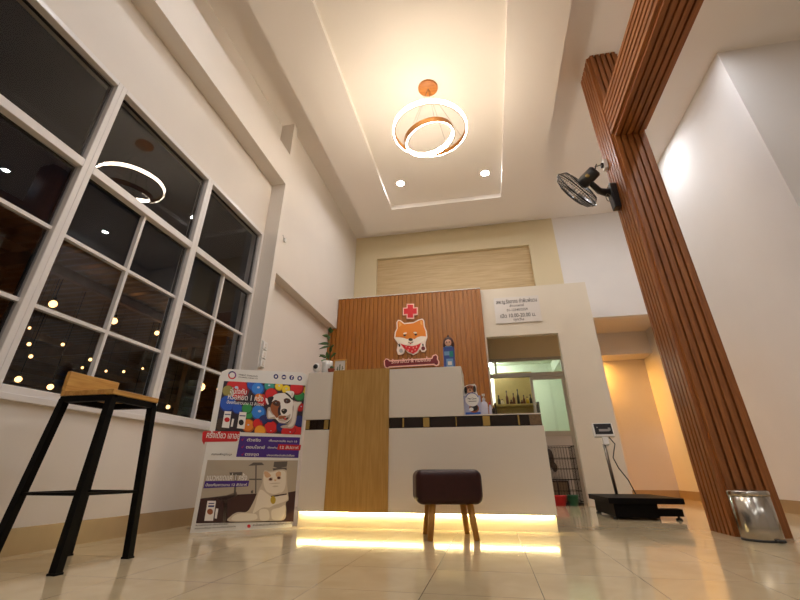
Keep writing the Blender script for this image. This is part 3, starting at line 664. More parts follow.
(8,'ball_green_dark',[(0.2918,0.8539),(0.2851,0.8646),(0.2756,0.8732),(0.2643,0.8791),(0.2520,0.8817),(0.2397,0.8808),(0.2286,0.8765),(0.2194,0.8693),(0.2129,0.8596),(0.2096,0.8484),(0.2098,0.8364),(0.2134,0.8247),(0.2201,0.8142),(0.2294,0.8057),(0.2406,0.7999),(0.2527,0.7973),(0.2648,0.7980),(0.2760,0.8020),(0.2853,0.8091),(0.2920,0.8187),(0.2954,0.8300),(0.2954,0.8420)]),
(9,'ball_green',[(0.2827,0.8560),(0.2759,0.8659),(0.2664,0.8735),(0.2553,0.8779),(0.2436,0.8789),(0.2325,0.8763),(0.2231,0.8704),(0.2162,0.8618),(0.2127,0.8513),(0.2127,0.8400),(0.2162,0.8290),(0.2230,0.8193),(0.2323,0.8118),(0.2433,0.8073),(0.2549,0.8062),(0.2659,0.8087),(0.2754,0.8145),(0.2824,0.8230),(0.2861,0.8335),(0.2862,0.8449)]),
(2,'ball_green_dark',[(0.3047,0.8019),(0.2995,0.8102),(0.2921,0.8169),(0.2833,0.8215),(0.2737,0.8236),(0.2641,0.8230),(0.2554,0.8197),(0.2482,0.8142),(0.2431,0.8068),(0.2405,0.7981),(0.2406,0.7888),(0.2434,0.7797),(0.2486,0.7715),(0.2559,0.7649),(0.2646,0.7603),(0.2741,0.7582),(0.2836,0.7587),(0.2923,0.7618),(0.2996,0.7673),(0.3048,0.7747),(0.3075,0.7834),(0.3075,0.7927)]),
(3,'ball_green',[(0.2976,0.8036),(0.2923,0.8113),(0.2849,0.8171),(0.2763,0.8207),(0.2671,0.8215),(0.2585,0.8195),(0.2511,0.8150),(0.2457,0.8084),(0.2429,0.8003),(0.2428,0.7916),(0.2456,0.7830),(0.2508,0.7754),(0.2581,0.7696),(0.2667,0.7661),(0.2758,0.7652),(0.2844,0.7671),(0.2918,0.7715),(0.2973,0.7781),(0.3002,0.7861),(0.3003,0.7949)]),
(4,'ball_dark_dark',[(0.1333,0.7241),(0.1244,0.7378),(0.1121,0.7490),(0.0976,0.7567),(0.0819,0.7602),(0.0665,0.7594),(0.0525,0.7542),(0.0411,0.7452),(0.0396,0.7429),(0.0399,0.6815),(0.0439,0.6754),(0.0559,0.6645),(0.0644,0.6599),(0.1162,0.6598),(0.1263,0.6674),(0.1344,0.6794),(0.1385,0.6936),(0.1381,0.7089)]),
(5,'ball_dark',[(0.1216,0.7270),(0.1127,0.7397),(0.1005,0.7495),(0.0862,0.7554),(0.0714,0.7569),(0.0574,0.7538),(0.0457,0.7465),(0.0396,0.7387),(0.0398,0.6922),(0.0473,0.6817),(0.0593,0.6721),(0.0733,0.6661),(0.0879,0.6645),(0.1018,0.6674),(0.1136,0.6744),(0.1222,0.6851),(0.1266,0.6983),(0.1264,0.7127)]),
(6,'ball_navy_dark',[(0.4325,0.7732),(0.4266,0.7825),(0.4184,0.7901),(0.4083,0.7952),(0.3974,0.7976),(0.3865,0.7970),(0.3765,0.7934),(0.3681,0.7872),(0.3622,0.7789),(0.3590,0.7692),(0.3590,0.7588),(0.3619,0.7486),(0.3678,0.7395),(0.3759,0.7320),(0.3858,0.7269),(0.3966,0.7245),(0.4074,0.7250),(0.4175,0.7284),(0.4259,0.7345),(0.4320,0.7427),(0.4353,0.7524),(0.4354,0.7629)]),
(7,'ball_navy',[(0.4244,0.7751),(0.4185,0.7837),(0.4102,0.7904),(0.4003,0.7943),(0.3899,0.7953),(0.3799,0.7932),(0.3714,0.7881),(0.3652,0.7807),(0.3618,0.7717),(0.3616,0.7619),(0.3645,0.7523),(0.3704,0.7438),(0.3786,0.7373),(0.3883,0.7333),(0.3986,0.7322),(0.4086,0.7343),(0.4171,0.7392),(0.4235,0.7465),(0.4270,0.7556),(0.4273,0.7654)]),
(8,'ball_navy_dark',[(0.4791,0.7917),(0.4733,0.8011),(0.4649,0.8087),(0.4548,0.8139),(0.4437,0.8163),(0.4326,0.8156),(0.4224,0.8120),(0.4139,0.8057),(0.4078,0.7973),(0.4046,0.7875),(0.4044,0.7770),(0.4074,0.7667),(0.4132,0.7574),(0.4215,0.7499),(0.4314,0.7447),(0.4424,0.7423),(0.4534,0.7429),(0.4636,0.7464),(0.4722,0.7525),(0.4784,0.7609),(0.4818,0.7707),(0.4821,0.7813)]),
(9,'ball_navy',[(0.4709,0.7937),(0.4650,0.8023),(0.4566,0.8090),(0.4466,0.8130),(0.4361,0.8140),(0.4260,0.8118),(0.4173,0.8067),(0.4109,0.7992),(0.4074,0.7900),(0.4071,0.7801),(0.4101,0.7704),(0.4160,0.7618),(0.4242,0.7552),(0.4341,0.7512),(0.4445,0.7502),(0.4546,0.7523),(0.4633,0.7573),(0.4698,0.7647),(0.4735,0.7739),(0.4738,0.7838)]),
(2,'ball_sky_dark',[(0.4008,0.8352),(0.3917,0.8498),(0.3788,0.8615),(0.3632,0.8695),(0.3463,0.8731),(0.3294,0.8719),(0.3140,0.8661),(0.3013,0.8563),(0.2922,0.8432),(0.2875,0.8280),(0.2876,0.8118),(0.2924,0.7960),(0.3014,0.7818),(0.3140,0.7702),(0.3292,0.7623),(0.3458,0.7587),(0.3625,0.7596),(0.3779,0.7650),(0.3909,0.7745),(0.4002,0.7874),(0.4053,0.8027),(0.4055,0.8191)]),
(3,'ball_sky',[(0.3882,0.8381),(0.3790,0.8516),(0.3661,0.8619),(0.3508,0.8680),(0.3347,0.8693),(0.3194,0.8658),(0.3063,0.8578),(0.2968,0.8461),(0.2917,0.8320),(0.2916,0.8167),(0.2963,0.8017),(0.3054,0.7886),(0.3180,0.7784),(0.3330,0.7723),(0.3489,0.7708),(0.3642,0.7740),(0.3774,0.7818),(0.3871,0.7933),(0.3925,0.8075),(0.3929,0.8229)]),
(4,'ball_orange_dark',[(0.3293,0.7261),(0.3212,0.7388),(0.3099,0.7492),(0.2962,0.7563),(0.2814,0.7596),(0.2667,0.7588),(0.2532,0.7540),(0.2421,0.7456),(0.2343,0.7344),(0.2303,0.7212),(0.2305,0.7071),(0.2348,0.6933),(0.2428,0.6808),(0.2540,0.6706),(0.2673,0.6636),(0.2819,0.6602),(0.2965,0.6608),(0.3099,0.6653),(0.3212,0.6735),(0.3293,0.6846),(0.3335,0.6978),(0.3336,0.7120)]),
(5,'ball_orange',[(0.3183,0.7288),(0.3102,0.7405),(0.2988,0.7496),(0.2854,0.7551),(0.2713,0.7565),(0.2579,0.7537),(0.2466,0.7469),(0.2383,0.7368),(0.2340,0.7246),(0.2339,0.7113),(0.2382,0.6982),(0.2463,0.6867),(0.2574,0.6777),(0.2706,0.6722),(0.2845,0.6707),(0.2979,0.6734),(0.3093,0.6799),(0.3177,0.6898),(0.3223,0.7021),(0.3225,0.7155)]),
(6,'ball_red_dark',[(0.3962,0.7396),(0.3895,0.7502),(0.3801,0.7588),(0.3687,0.7647),(0.3563,0.7674),(0.3440,0.7667),(0.3326,0.7627),(0.3232,0.7558),(0.3165,0.7464),(0.3131,0.7354),(0.3131,0.7237),(0.3165,0.7121),(0.3232,0.7017),(0.3324,0.6932),(0.3436,0.6874),(0.3558,0.6846),(0.3681,0.6851),(0.3795,0.6889),(0.3890,0.6958),(0.3958,0.7050),(0.3995,0.7161),(0.3996,0.7279)]),
(7,'ball_red',[(0.3870,0.7418),(0.3803,0.7516),(0.3708,0.7592),(0.3596,0.7637),(0.3478,0.7649),(0.3366,0.7625),(0.3270,0.7568),(0.3199,0.7484),(0.3162,0.7382),(0.3160,0.7271),(0.3194,0.7162),(0.3261,0.7066),(0.3354,0.6992),(0.3465,0.6946),(0.3581,0.6934),(0.3694,0.6956),(0.3790,0.7011),(0.3862,0.7094),(0.3901,0.7196),(0.3904,0.7308)]),
(8,'ball_amber_dark',[(0.4244,0.6872),(0.4171,0.6987),(0.4069,0.7080),(0.3946,0.7144),(0.3811,0.7174),(0.3677,0.7168),(0.3554,0.7126),(0.3451,0.7051),(0.3379,0.6951),(0.3340,0.6833),(0.3340,0.6707),(0.3375,0.6593),(0.4268,0.6590),(0.4278,0.6619),(0.4280,0.6746)]),
(9,'ball_amber',[(0.4144,0.6897),(0.4071,0.7002),(0.3969,0.7084),(0.3847,0.7134),(0.3719,0.7147),(0.3597,0.7122),(0.3492,0.7062),(0.3415,0.6973),(0.3374,0.6863),(0.3372,0.6744),(0.3409,0.6627),(0.3433,0.6592),(0.4150,0.6591),(0.4177,0.6658),(0.4180,0.6778)]),
(2,'ball_red_dark',[(0.5150,0.7209),(0.5065,0.7344),(0.4945,0.7454),(0.4799,0.7529),(0.4639,0.7564),(0.4479,0.7556),(0.4331,0.7505),(0.4209,0.7416),(0.4121,0.7297),(0.4074,0.7158),(0.4072,0.7009),(0.4115,0.6863),(0.4198,0.6730),(0.4316,0.6623),(0.4379,0.6590),(0.4955,0.6589),(0.5046,0.6652),(0.5137,0.6769),(0.5187,0.6909),(0.5192,0.7060)]),
(3,'ball_red',[(0.5031,0.7237),(0.4946,0.7362),(0.4825,0.7458),(0.4681,0.7517),(0.4528,0.7532),(0.4382,0.7501),(0.4257,0.7430),(0.4165,0.7324),(0.4114,0.7194),(0.4110,0.7053),(0.4153,0.6915),(0.4237,0.6792),(0.4356,0.6698),(0.4497,0.6639),(0.4648,0.6623),(0.4793,0.6651),(0.4919,0.6721),(0.5014,0.6825),(0.5067,0.6955),(0.5073,0.7097)]),
(4,'ball_navy_dark',[(0.5919,0.7239),(0.5853,0.7345),(0.5759,0.7431),(0.5644,0.7490),(0.5517,0.7518),(0.5390,0.7511),(0.5273,0.7471),(0.5174,0.7402),(0.5103,0.7308),(0.5064,0.7199),(0.5061,0.7081),(0.5093,0.6966),(0.5159,0.6862),(0.5251,0.6777),(0.5365,0.6718),(0.5489,0.6690),(0.5615,0.6695),(0.5733,0.6733),(0.5832,0.6801),(0.5905,0.6894),(0.5946,0.7004),(0.5951,0.7122)]),
(5,'ball_navy',[(0.5825,0.7261),(0.5759,0.7359),(0.5664,0.7435),(0.5550,0.7480),(0.5429,0.7492),(0.5313,0.7468),(0.5213,0.7412),(0.5138,0.7329),(0.5097,0.7227),(0.5092,0.7116),(0.5124,0.7007),(0.5190,0.6911),(0.5284,0.6836),(0.5396,0.6790),(0.5515,0.6778),(0.5631,0.6800),(0.5732,0.6855),(0.5808,0.6938),(0.5851,0.7040),(0.5857,0.7151)]),
(6,'ball_red_dark',[(0.6574,0.6858),(0.6493,0.6990),(0.6375,0.7097),(0.6231,0.7172),(0.6072,0.7206),(0.5912,0.7199),(0.5764,0.7150),(0.5640,0.7064),(0.5550,0.6949),(0.5501,0.6813),(0.5496,0.6668),(0.5518,0.6587),(0.6606,0.6585),(0.6613,0.6712)]),
(7,'ball_red',[(0.6456,0.6886),(0.6374,0.7008),(0.6255,0.7102),(0.6113,0.7160),(0.5961,0.7175),(0.5815,0.7146),(0.5689,0.7077),(0.5595,0.6974),(0.5542,0.6848),(0.5535,0.6711),(0.5571,0.6587),(0.6475,0.6585),(0.6486,0.6611),(0.6495,0.6749)]),
(8,'ball_navy_dark',[(0.7206,0.8071),(0.7162,0.8093),(0.7016,0.8124),(0.6867,0.8115),(0.6730,0.8069),(0.6614,0.7988),(0.6529,0.7880),(0.6481,0.7753),(0.6475,0.7618),(0.6510,0.7486),(0.6583,0.7367),(0.6689,0.7271),(0.6819,0.7204),(0.6963,0.7173),(0.7110,0.7180),(0.7205,0.7210)]),
(9,'ball_navy',[(0.7206,0.8012),(0.7184,0.8030),(0.7053,0.8081),(0.6913,0.8094),(0.6777,0.8066),(0.6659,0.8000),(0.6571,0.7903),(0.6520,0.7786),(0.6512,0.7658),(0.6547,0.7534),(0.6621,0.7424),(0.6728,0.7339),(0.6857,0.7287),(0.6996,0.7274),(0.7131,0.7300),(0.7205,0.7340)]),
(2,'ball_red_dark',[(0.7204,0.6583),(0.7205,0.7191),(0.7155,0.7237),(0.7019,0.7306),(0.6869,0.7339),(0.6717,0.7331),(0.6576,0.7285),(0.6458,0.7204),(0.6371,0.7095),(0.6322,0.6967),(0.6316,0.6831),(0.6352,0.6696),(0.6421,0.6585)]),
(3,'ball_red',[(0.7205,0.7076),(0.7153,0.7152),(0.7042,0.7241),(0.6908,0.7295),(0.6764,0.7309),(0.6624,0.7282),(0.6504,0.7216),(0.6413,0.7119),(0.6362,0.7000),(0.6354,0.6871),(0.6390,0.6744),(0.6466,0.6631),(0.6524,0.6585),(0.7129,0.6584),(0.7202,0.6660),(0.7205,0.6665)]),
(4,'ball_red_dark',[(0.7208,0.9047),(0.7150,0.9100),(0.7048,0.9151),(0.6935,0.9173),(0.6821,0.9165),(0.6715,0.9127),(0.6626,0.9062),(0.6560,0.8977),(0.6524,0.8877),(0.6518,0.8772),(0.6545,0.8668),(0.6602,0.8576),(0.6684,0.8501),(0.6784,0.8450),(0.6896,0.8427),(0.7009,0.8434),(0.7115,0.8471),(0.7205,0.8534),(0.7207,0.8537)]),
(5,'ball_red',[(0.7208,0.8943),(0.7206,0.8948),(0.7148,0.9035),(0.7065,0.9101),(0.6964,0.9140),(0.6856,0.9148),(0.6751,0.9125),(0.6661,0.9072),(0.6592,0.8996),(0.6553,0.8903),(0.6547,0.8803),(0.6574,0.8706),(0.6631,0.8620),(0.6714,0.8555),(0.6813,0.8516),(0.6920,0.8507),(0.7025,0.8529),(0.7116,0.8581),(0.7185,0.8656),(0.7207,0.8707)]),
(6,'ball_red_dark',[(0.6713,0.7001),(0.6669,0.7072),(0.6606,0.7130),(0.6528,0.7170),(0.6442,0.7188),(0.6356,0.7184),(0.6275,0.7158),(0.6208,0.7112),(0.6158,0.7049),(0.6131,0.6976),(0.6127,0.6897),(0.6148,0.6819),(0.6192,0.6749),(0.6254,0.6692),(0.6331,0.6652),(0.6416,0.6633),(0.6502,0.6637),(0.6582,0.6662),(0.6650,0.6708),(0.6701,0.6770),(0.6729,0.6843),(0.6733,0.6923)]),
(7,'ball_red',[(0.6649,0.7016),(0.6605,0.7082),(0.6541,0.7133),(0.6464,0.7163),(0.6382,0.7172),(0.6303,0.7156),(0.6234,0.7119),(0.6183,0.7063),(0.6153,0.6995),(0.6149,0.6920),(0.6170,0.6847),(0.6214,0.6782),(0.6277,0.6732),(0.6353,0.6701),(0.6434,0.6692),(0.6514,0.6707),(0.6583,0.6744),(0.6635,0.6799),(0.6665,0.6868),(0.6670,0.6942)]),
(10,'ball_shine',[(0.3652,0.8305),(0.3598,0.8336),(0.3530,0.8343),(0.3465,0.8327),(0.3421,0.8291),(0.3409,0.8244),(0.3434,0.8200),(0.3487,0.8170),(0.3556,0.8162),(0.3621,0.8178),(0.3665,0.8214),(0.3676,0.8261)]),
(10,'ball_shine',[(0.3270,1.0191),(0.3223,1.0217),(0.3164,1.0222),(0.3107,1.0206),(0.3069,1.0173),(0.3059,1.0131),(0.3081,1.0091),(0.3127,1.0065),(0.3187,1.0060),(0.3244,1.0076),(0.3282,1.0109),(0.3292,1.0151)]),
(10,'ball_shine',[(0.4699,0.6807),(0.4680,0.6818),(0.4655,0.6821),(0.4632,0.6816),(0.4616,0.6803),(0.4612,0.6787),(0.4620,0.6772),(0.4639,0.6761),(0.4664,0.6757),(0.4687,0.6763),(0.4703,0.6775),(0.4708,0.6791)]),
(10,'ball_shine',[(0.6313,0.6785),(0.6289,0.6798),(0.6259,0.6802),(0.6229,0.6796),(0.6209,0.6781),(0.6203,0.6761),(0.6213,0.6742),(0.6237,0.6729),(0.6267,0.6725),(0.6297,0.6731),(0.6317,0.6746),(0.6323,0.6766)]),
(10,'ball_shine',[(0.7057,0.8888),(0.7032,0.8902),(0.7000,0.8905),(0.6969,0.8897),(0.6947,0.8881),(0.6941,0.8859),(0.6951,0.8839),(0.6976,0.8826),(0.7008,0.8822),(0.7039,0.8830),(0.7061,0.8847),(0.7067,0.8868)]),
(10,'ball_shine',[(0.2867,0.7186),(0.2837,0.7203),(0.2799,0.7208),(0.2763,0.7199),(0.2739,0.7180),(0.2733,0.7154),(0.2747,0.7130),(0.2777,0.7113),(0.2815,0.7108),(0.2850,0.7116),(0.2875,0.7136),(0.2881,0.7161)]),
(10,'ball_shine',[(0.4964,1.0470),(0.4931,1.0488),(0.4890,1.0491),(0.4850,1.0480),(0.4823,1.0457),(0.4815,1.0428),(0.4830,1.0401),(0.4862,1.0383),(0.4903,1.0380),(0.4943,1.0391),(0.4971,1.0414),(0.4978,1.0443)]),
(10,'ball_shine',[(0.5609,1.0285),(0.5576,1.0303),(0.5534,1.0307),(0.5494,1.0296),(0.5466,1.0272),(0.5458,1.0243),(0.5472,1.0216),(0.5505,1.0199),(0.5547,1.0195),(0.5588,1.0206),(0.5616,1.0229),(0.5623,1.0258)]),
(10,'ball_shine',[(0.4117,1.0439),(0.4077,1.0461),(0.4026,1.0466),(0.3978,1.0452),(0.3945,1.0424),(0.3936,1.0388),(0.3954,1.0355),(0.3994,1.0333),(0.4045,1.0328),(0.4093,1.0342),(0.4126,1.0370),(0.4135,1.0406)]),
(10,'ball_shine',[(0.1544,1.0049),(0.1483,1.0083),(0.1407,1.0091),(0.1335,1.0070),(0.1288,1.0026),(0.1277,0.9972),(0.1306,0.9921),(0.1366,0.9887),(0.1442,0.9879),(0.1513,0.9900),(0.1561,0.9943),(0.1573,0.9998)]),
(11,'dog_shade',[(0.4136,0.8317),(0.4143,0.8091),(0.4177,0.7870),(0.4249,0.7719),(0.4379,0.7673),(0.4557,0.7690),(0.4745,0.7723),(0.4906,0.7720),(0.5017,0.7662),(0.5103,0.7576),(0.5192,0.7490),(0.5311,0.7428),(0.5505,0.7406),(0.5748,0.7407),(0.5960,0.7410),(0.6061,0.7396),(0.5988,0.7355),(0.5798,0.7300),(0.5587,0.7242),(0.5450,0.7193),(0.5406,0.7151),(0.5407,0.7113),(0.5442,0.7081),(0.5503,0.7057),(0.5604,0.7045),(0.5744,0.7042),(0.5894,0.7044),(0.6025,0.7046),(0.6134,0.7042),(0.6233,0.7036),(0.6322,0.7039),(0.6400,0.7062),(0.6464,0.7114),(0.6517,0.7186),(0.6560,0.7268),(0.6597,0.7352),(0.6626,0.7433),(0.6646,0.7517),(0.6661,0.7608),(0.6674,0.7709),(0.6683,0.7823),(0.6688,0.7947),(0.6692,0.8077),(0.6699,0.8212),(0.6706,0.8356),(0.6712,0.8510),(0.6726,0.8661),(0.6755,0.8798),(0.6824,0.8925),(0.6919,0.9046),(0.7002,0.9150),(0.7028,0.9223),(0.6977,0.9254),(0.6874,0.9252),(0.6750,0.9237),(0.6632,0.9232),(0.6514,0.9253),(0.6384,0.9285),(0.6270,0.9301),(0.6198,0.9274),(0.6188,0.9192),(0.6222,0.9073),(0.6267,0.8927),(0.6292,0.8767),(0.6289,0.8578),(0.6275,0.8362),(0.6253,0.8149),(0.6225,0.7970),(0.6190,0.7828),(0.6149,0.7708),(0.6101,0.7611),(0.6045,0.7535),(0.5985,0.7483),(0.5918,0.7454),(0.5842,0.7445),(0.5754,0.7451),(0.5652,0.7472),(0.5537,0.7509),(0.5414,0.7564),(0.5285,0.7636),(0.5143,0.7730),(0.4989,0.7845),(0.4839,0.7970),(0.4711,0.8094),(0.4610,0.8232),(0.4528,0.8384),(0.4456,0.8519),(0.4387,0.8603),(0.4313,0.8632),(0.4240,0.8622),(0.4181,0.8572),(0.4147,0.8481)]),
(12,'ink_white',[(0.4258,0.8238),(0.4264,0.8048),(0.4295,0.7860),(0.4353,0.7759),(0.4457,0.7794),(0.4601,0.7912),(0.4748,0.8040),(0.4857,0.8103),(0.4926,0.8057),(0.4971,0.7951),(0.4988,0.7844),(0.4970,0.7794),(0.4902,0.7825),(0.4793,0.7904),(0.4670,0.8000),(0.4565,0.8085),(0.4476,0.8173),(0.4389,0.8272),(0.4318,0.8343),(0.4274,0.8348)]),
(12,'dog_white',[(0.6252,0.9052),(0.6294,0.8947),(0.6346,0.8826),(0.6376,0.8699),(0.6375,0.8564),(0.6361,0.8417),(0.6341,0.8266),(0.6323,0.8118),(0.6315,0.7970),(0.6310,0.7819),(0.6299,0.7675),(0.6271,0.7547),(0.6206,0.7433),(0.6116,0.7328),(0.6038,0.7243),(0.6010,0.7184),(0.6056,0.7157),(0.6151,0.7156),(0.6261,0.7173),(0.6347,0.7200),(0.6403,0.7238),(0.6446,0.7292),(0.6482,0.7354),(0.6513,0.7418),(0.6542,0.7478),(0.6565,0.7540),(0.6583,0.7612),(0.6598,0.7705),(0.6605,0.7830),(0.6607,0.7978),(0.6609,0.8133),(0.6614,0.8279),(0.6622,0.8415),(0.6630,0.8548),(0.6646,0.8674),(0.6678,0.8793),(0.6745,0.8907),(0.6839,0.9017),(0.6921,0.9113),(0.6953,0.9181),(0.6917,0.9213),(0.6836,0.9216),(0.6734,0.9206),(0.6636,0.9195),(0.6533,0.9193),(0.6416,0.9190),(0.6314,0.9174),(0.6252,0.9130)]),
(13,'ink_white',[(0.4421,0.9397),(0.4407,0.9263),(0.4413,0.9142),(0.4437,0.9071),(0.4484,0.9077),(0.4554,0.9134),(0.4635,0.9201),(0.4714,0.9236),(0.4793,0.9231),(0.4877,0.9207),(0.4958,0.9168),(0.5030,0.9114),(0.5091,0.9045),(0.5145,0.8960),(0.5190,0.8865),(0.5223,0.8767),(0.5237,0.8661),(0.5235,0.8548),(0.5231,0.8436),(0.5237,0.8338),(0.5264,0.8254),(0.5303,0.8178),(0.5336,0.8113),(0.5345,0.8061),(0.5324,0.8029),(0.5281,0.8013),(0.5227,0.8001),(0.5169,0.7980),(0.5096,0.7947),(0.5008,0.7909),(0.4932,0.7868),(0.4892,0.7824),(0.4900,0.7775),(0.4940,0.7722),(0.4999,0.7670),(0.5065,0.7624),(0.5138,0.7586),(0.5224,0.7552),(0.5317,0.7524),(0.5413,0.7503),(0.5513,0.7485),(0.5619,0.7470),(0.5725,0.7468),(0.5825,0.7489),(0.5921,0.7539),(0.6015,0.7613),(0.6100,0.7699),(0.6168,0.7789),(0.6215,0.7879),(0.6246,0.7975),(0.6265,0.8078),(0.6277,0.8187),(0.6282,0.8306),(0.6277,0.8432),(0.6268,0.8563),(0.6261,0.8692),(0.6261,0.8823),(0.6264,0.8957),(0.6261,0.9086),(0.6245,0.9203),(0.6212,0.9306),(0.6167,0.9398),(0.6113,0.9482),(0.6050,0.9558),(0.5978,0.9630),(0.5897,0.9694),(0.5808,0.9749),(0.5714,0.9792),(0.5614,0.9823),(0.5507,0.9843),(0.5396,0.9853),(0.5283,0.9853),(0.5162,0.9843),(0.5035,0.9823),(0.4911,0.9793),(0.4799,0.9754),(0.4696,0.9707),(0.4598,0.9651),(0.4514,0.9585),(0.4455,0.9507)]),
(14,'ink_black',[(0.4058,0.9249),(0.4089,0.9144),(0.4131,0.9036),(0.4173,0.8944),(0.4216,0.8862),(0.4266,0.8784),(0.4314,0.8726),(0.4351,0.8707),(0.4372,0.8741),(0.4383,0.8814),(0.4392,0.8907),(0.4409,0.8997),(0.4443,0.9090),(0.4487,0.9192),(0.4527,0.9290),(0.4547,0.9369),(0.4544,0.9424),(0.4526,0.9465),(0.4495,0.9491),(0.4455,0.9507),(0.4400,0.9508),(0.4332,0.9495),(0.4261,0.9474),(0.4201,0.9450),(0.4149,0.9431),(0.4101,0.9411),(0.4064,0.9380),(0.4047,0.9330)]),
(13,'ink_white',[(0.3879,0.9279),(0.3889,0.9214),(0.3909,0.9139),(0.3935,0.9070),(0.3970,0.9003),(0.4014,0.8933),(0.4060,0.8872),(0.4099,0.8832),(0.4135,0.8816),(0.4169,0.8817),(0.4195,0.8836),(0.4204,0.8875),(0.4191,0.8947),(0.4163,0.9047),(0.4124,0.9148),(0.4084,0.9225),(0.4034,0.9274),(0.3975,0.9309),(0.3921,0.9324),(0.3887,0.9318)]),
(14,'dog_brown',[(0.4402,0.8526),(0.4426,0.8446),(0.4459,0.8367),(0.4501,0.8292),(0.4555,0.8222),(0.4620,0.8154),(0.4689,0.8089),(0.4756,0.8026),(0.4822,0.7957),(0.4890,0.7883),(0.4953,0.7823),(0.5007,0.7796),(0.5052,0.7810),(0.5090,0.7855),(0.5118,0.7916),(0.5132,0.7978),(0.5124,0.8040),(0.5098,0.8108),(0.5068,0.8181),(0.5046,0.8255),(0.5033,0.8335),(0.5022,0.8420),(0.5018,0.8503),(0.5021,0.8574),(0.5036,0.8630),(0.5060,0.8675),(0.5087,0.8716),(0.5111,0.8759),(0.5135,0.8805),(0.5162,0.8850),(0.5182,0.8897),(0.5186,0.8945),(0.5173,0.9000),(0.5146,0.9059),(0.5108,0.9114),(0.5063,0.9153),(0.5006,0.9174),(0.4937,0.9182),(0.4865,0.9180),(0.4797,0.9170),(0.4732,0.9149),(0.4666,0.9117),(0.4604,0.9080),(0.4552,0.9043),(0.4509,0.9010),(0.4474,0.8977),(0.4446,0.8939),(0.4423,0.8891),(0.4404,0.8829),(0.4390,0.8757),(0.4383,0.8680),(0.4387,0.8603)]),
(15,'dog_darkbrown',[(0.4558,0.8888),(0.4622,0.8842),(0.4700,0.8801),(0.4773,0.8772),(0.4840,0.8753),(0.4911,0.8743),(0.4979,0.8743),(0.5036,0.8754),(0.5085,0.8779),(0.5127,0.8816),(0.5157,0.8861),(0.5168,0.8907),(0.5156,0.8960),(0.5126,0.9019),(0.5082,0.9075),(0.5030,0.9114),(0.4963,0.9136),(0.4882,0.9147),(0.4799,0.9144),(0.4727,0.9128),(0.4660,0.9094),(0.4594,0.9042),(0.4545,0.8985),(0.4529,0.8934)]),
(14,'dog_darkbrown',[(0.5415,0.9276),(0.5430,0.9217),(0.5455,0.9159),(0.5485,0.9111),(0.5516,0.9075),(0.5554,0.9046),(0.5599,0.9025),(0.5649,0.9014),(0.5711,0.9014),(0.5783,0.9025),(0.5854,0.9044),(0.5911,0.9069),(0.5955,0.9100),(0.5991,0.9139),(0.6016,0.9181),(0.6025,0.9224),(0.6017,0.9269),(0.5993,0.9318),(0.5958,0.9364),(0.5913,0.9400),(0.5854,0.9426),(0.5781,0.9445),(0.5705,0.9455),(0.5637,0.9452),(0.5572,0.9435),(0.5508,0.9406),(0.5454,0.9368),(0.5421,0.9326)]),
(14,'dog_shade',[(0.5185,0.7981),(0.5145,0.7869),(0.5125,0.7752),(0.5134,0.7663),(0.5181,0.7610),(0.5260,0.7576),(0.5354,0.7554),(0.5445,0.7540),(0.5536,0.7529),(0.5633,0.7525),(0.5729,0.7534),(0.5817,0.7559),(0.5897,0.7605),(0.5974,0.7668),(0.6040,0.7742),(0.6089,0.7820),(0.6121,0.7914),(0.6138,0.8023),(0.6140,0.8120),(0.6125,0.8178),(0.6093,0.8180),(0.6043,0.8144),(0.5981,0.8095),(0.5910,0.8058),(0.5827,0.8037),(0.5731,0.8019),(0.5631,0.8006),(0.5540,0.8001),(0.5454,0.8018),(0.5370,0.8049),(0.5295,0.8070),(0.5234,0.8054)]),
(15,'dog_brown',[(0.5107,0.7864),(0.5145,0.7812),(0.5205,0.7765),(0.5273,0.7740),(0.5355,0.7742),(0.5456,0.7763),(0.5556,0.7795),(0.5635,0.7830),(0.5695,0.7874),(0.5743,0.7929),(0.5770,0.7980),(0.5764,0.8014),(0.5712,0.8026),(0.5624,0.8022),(0.5522,0.8010),(0.5428,0.7995),(0.5335,0.7979),(0.5234,0.7960),(0.5150,0.7935),(0.5104,0.7906)]),
(14,'ink_black',[(0.5355,0.9897),(0.5395,0.9876),(0.5456,0.9848),(0.5518,0.9813),(0.5582,0.9771),(0.5656,0.9722),(0.5735,0.9669),(0.5811,0.9614),(0.5891,0.9551),(0.5974,0.9481),(0.6050,0.9418),(0.6109,0.9378),(0.6151,0.9363),(0.6181,0.9367),(0.6193,0.9387),(0.6182,0.9420),(0.6139,0.9475),(0.6068,0.9549),(0.5989,0.9628),(0.5918,0.9697),(0.5864,0.9754),(0.5816,0.9808),(0.5765,0.9854),(0.5703,0.9888),(0.5612,0.9908),(0.5503,0.9917),(0.5407,0.9918),(0.5353,0.9911)]),
(15,'ink_white',[(0.5510,0.9969),(0.5565,0.9937),(0.5638,0.9902),(0.5705,0.9866),(0.5763,0.9827),(0.5824,0.9787),(0.5885,0.9744),(0.5941,0.9699),(0.5995,0.9637),(0.6046,0.9563),(0.6093,0.9505),(0.6136,0.9491),(0.6175,0.9541),(0.6211,0.9636),(0.6239,0.9745),(0.6255,0.9836),(0.6259,0.9905),(0.6253,0.9966),(0.6232,1.0018),(0.6192,1.0056),(0.6123,1.0078),(0.6031,1.0087),(0.5931,1.0085),(0.5837,1.0079),(0.5738,1.0067),(0.5631,1.0048),(0.5542,1.0024),(0.5497,0.9998)]),
(15,'dog_shade',[(0.6019,0.9790),(0.6038,0.9702),(0.6065,0.9617),(0.6089,0.9561),(0.6108,0.9543),(0.6129,0.9546),(0.6147,0.9568),(0.6162,0.9604),(0.6176,0.9670),(0.6188,0.9760),(0.6193,0.9849),(0.6184,0.9905),(0.6150,0.9923),(0.6098,0.9917),(0.6047,0.9892),(0.6018,0.9854)]),
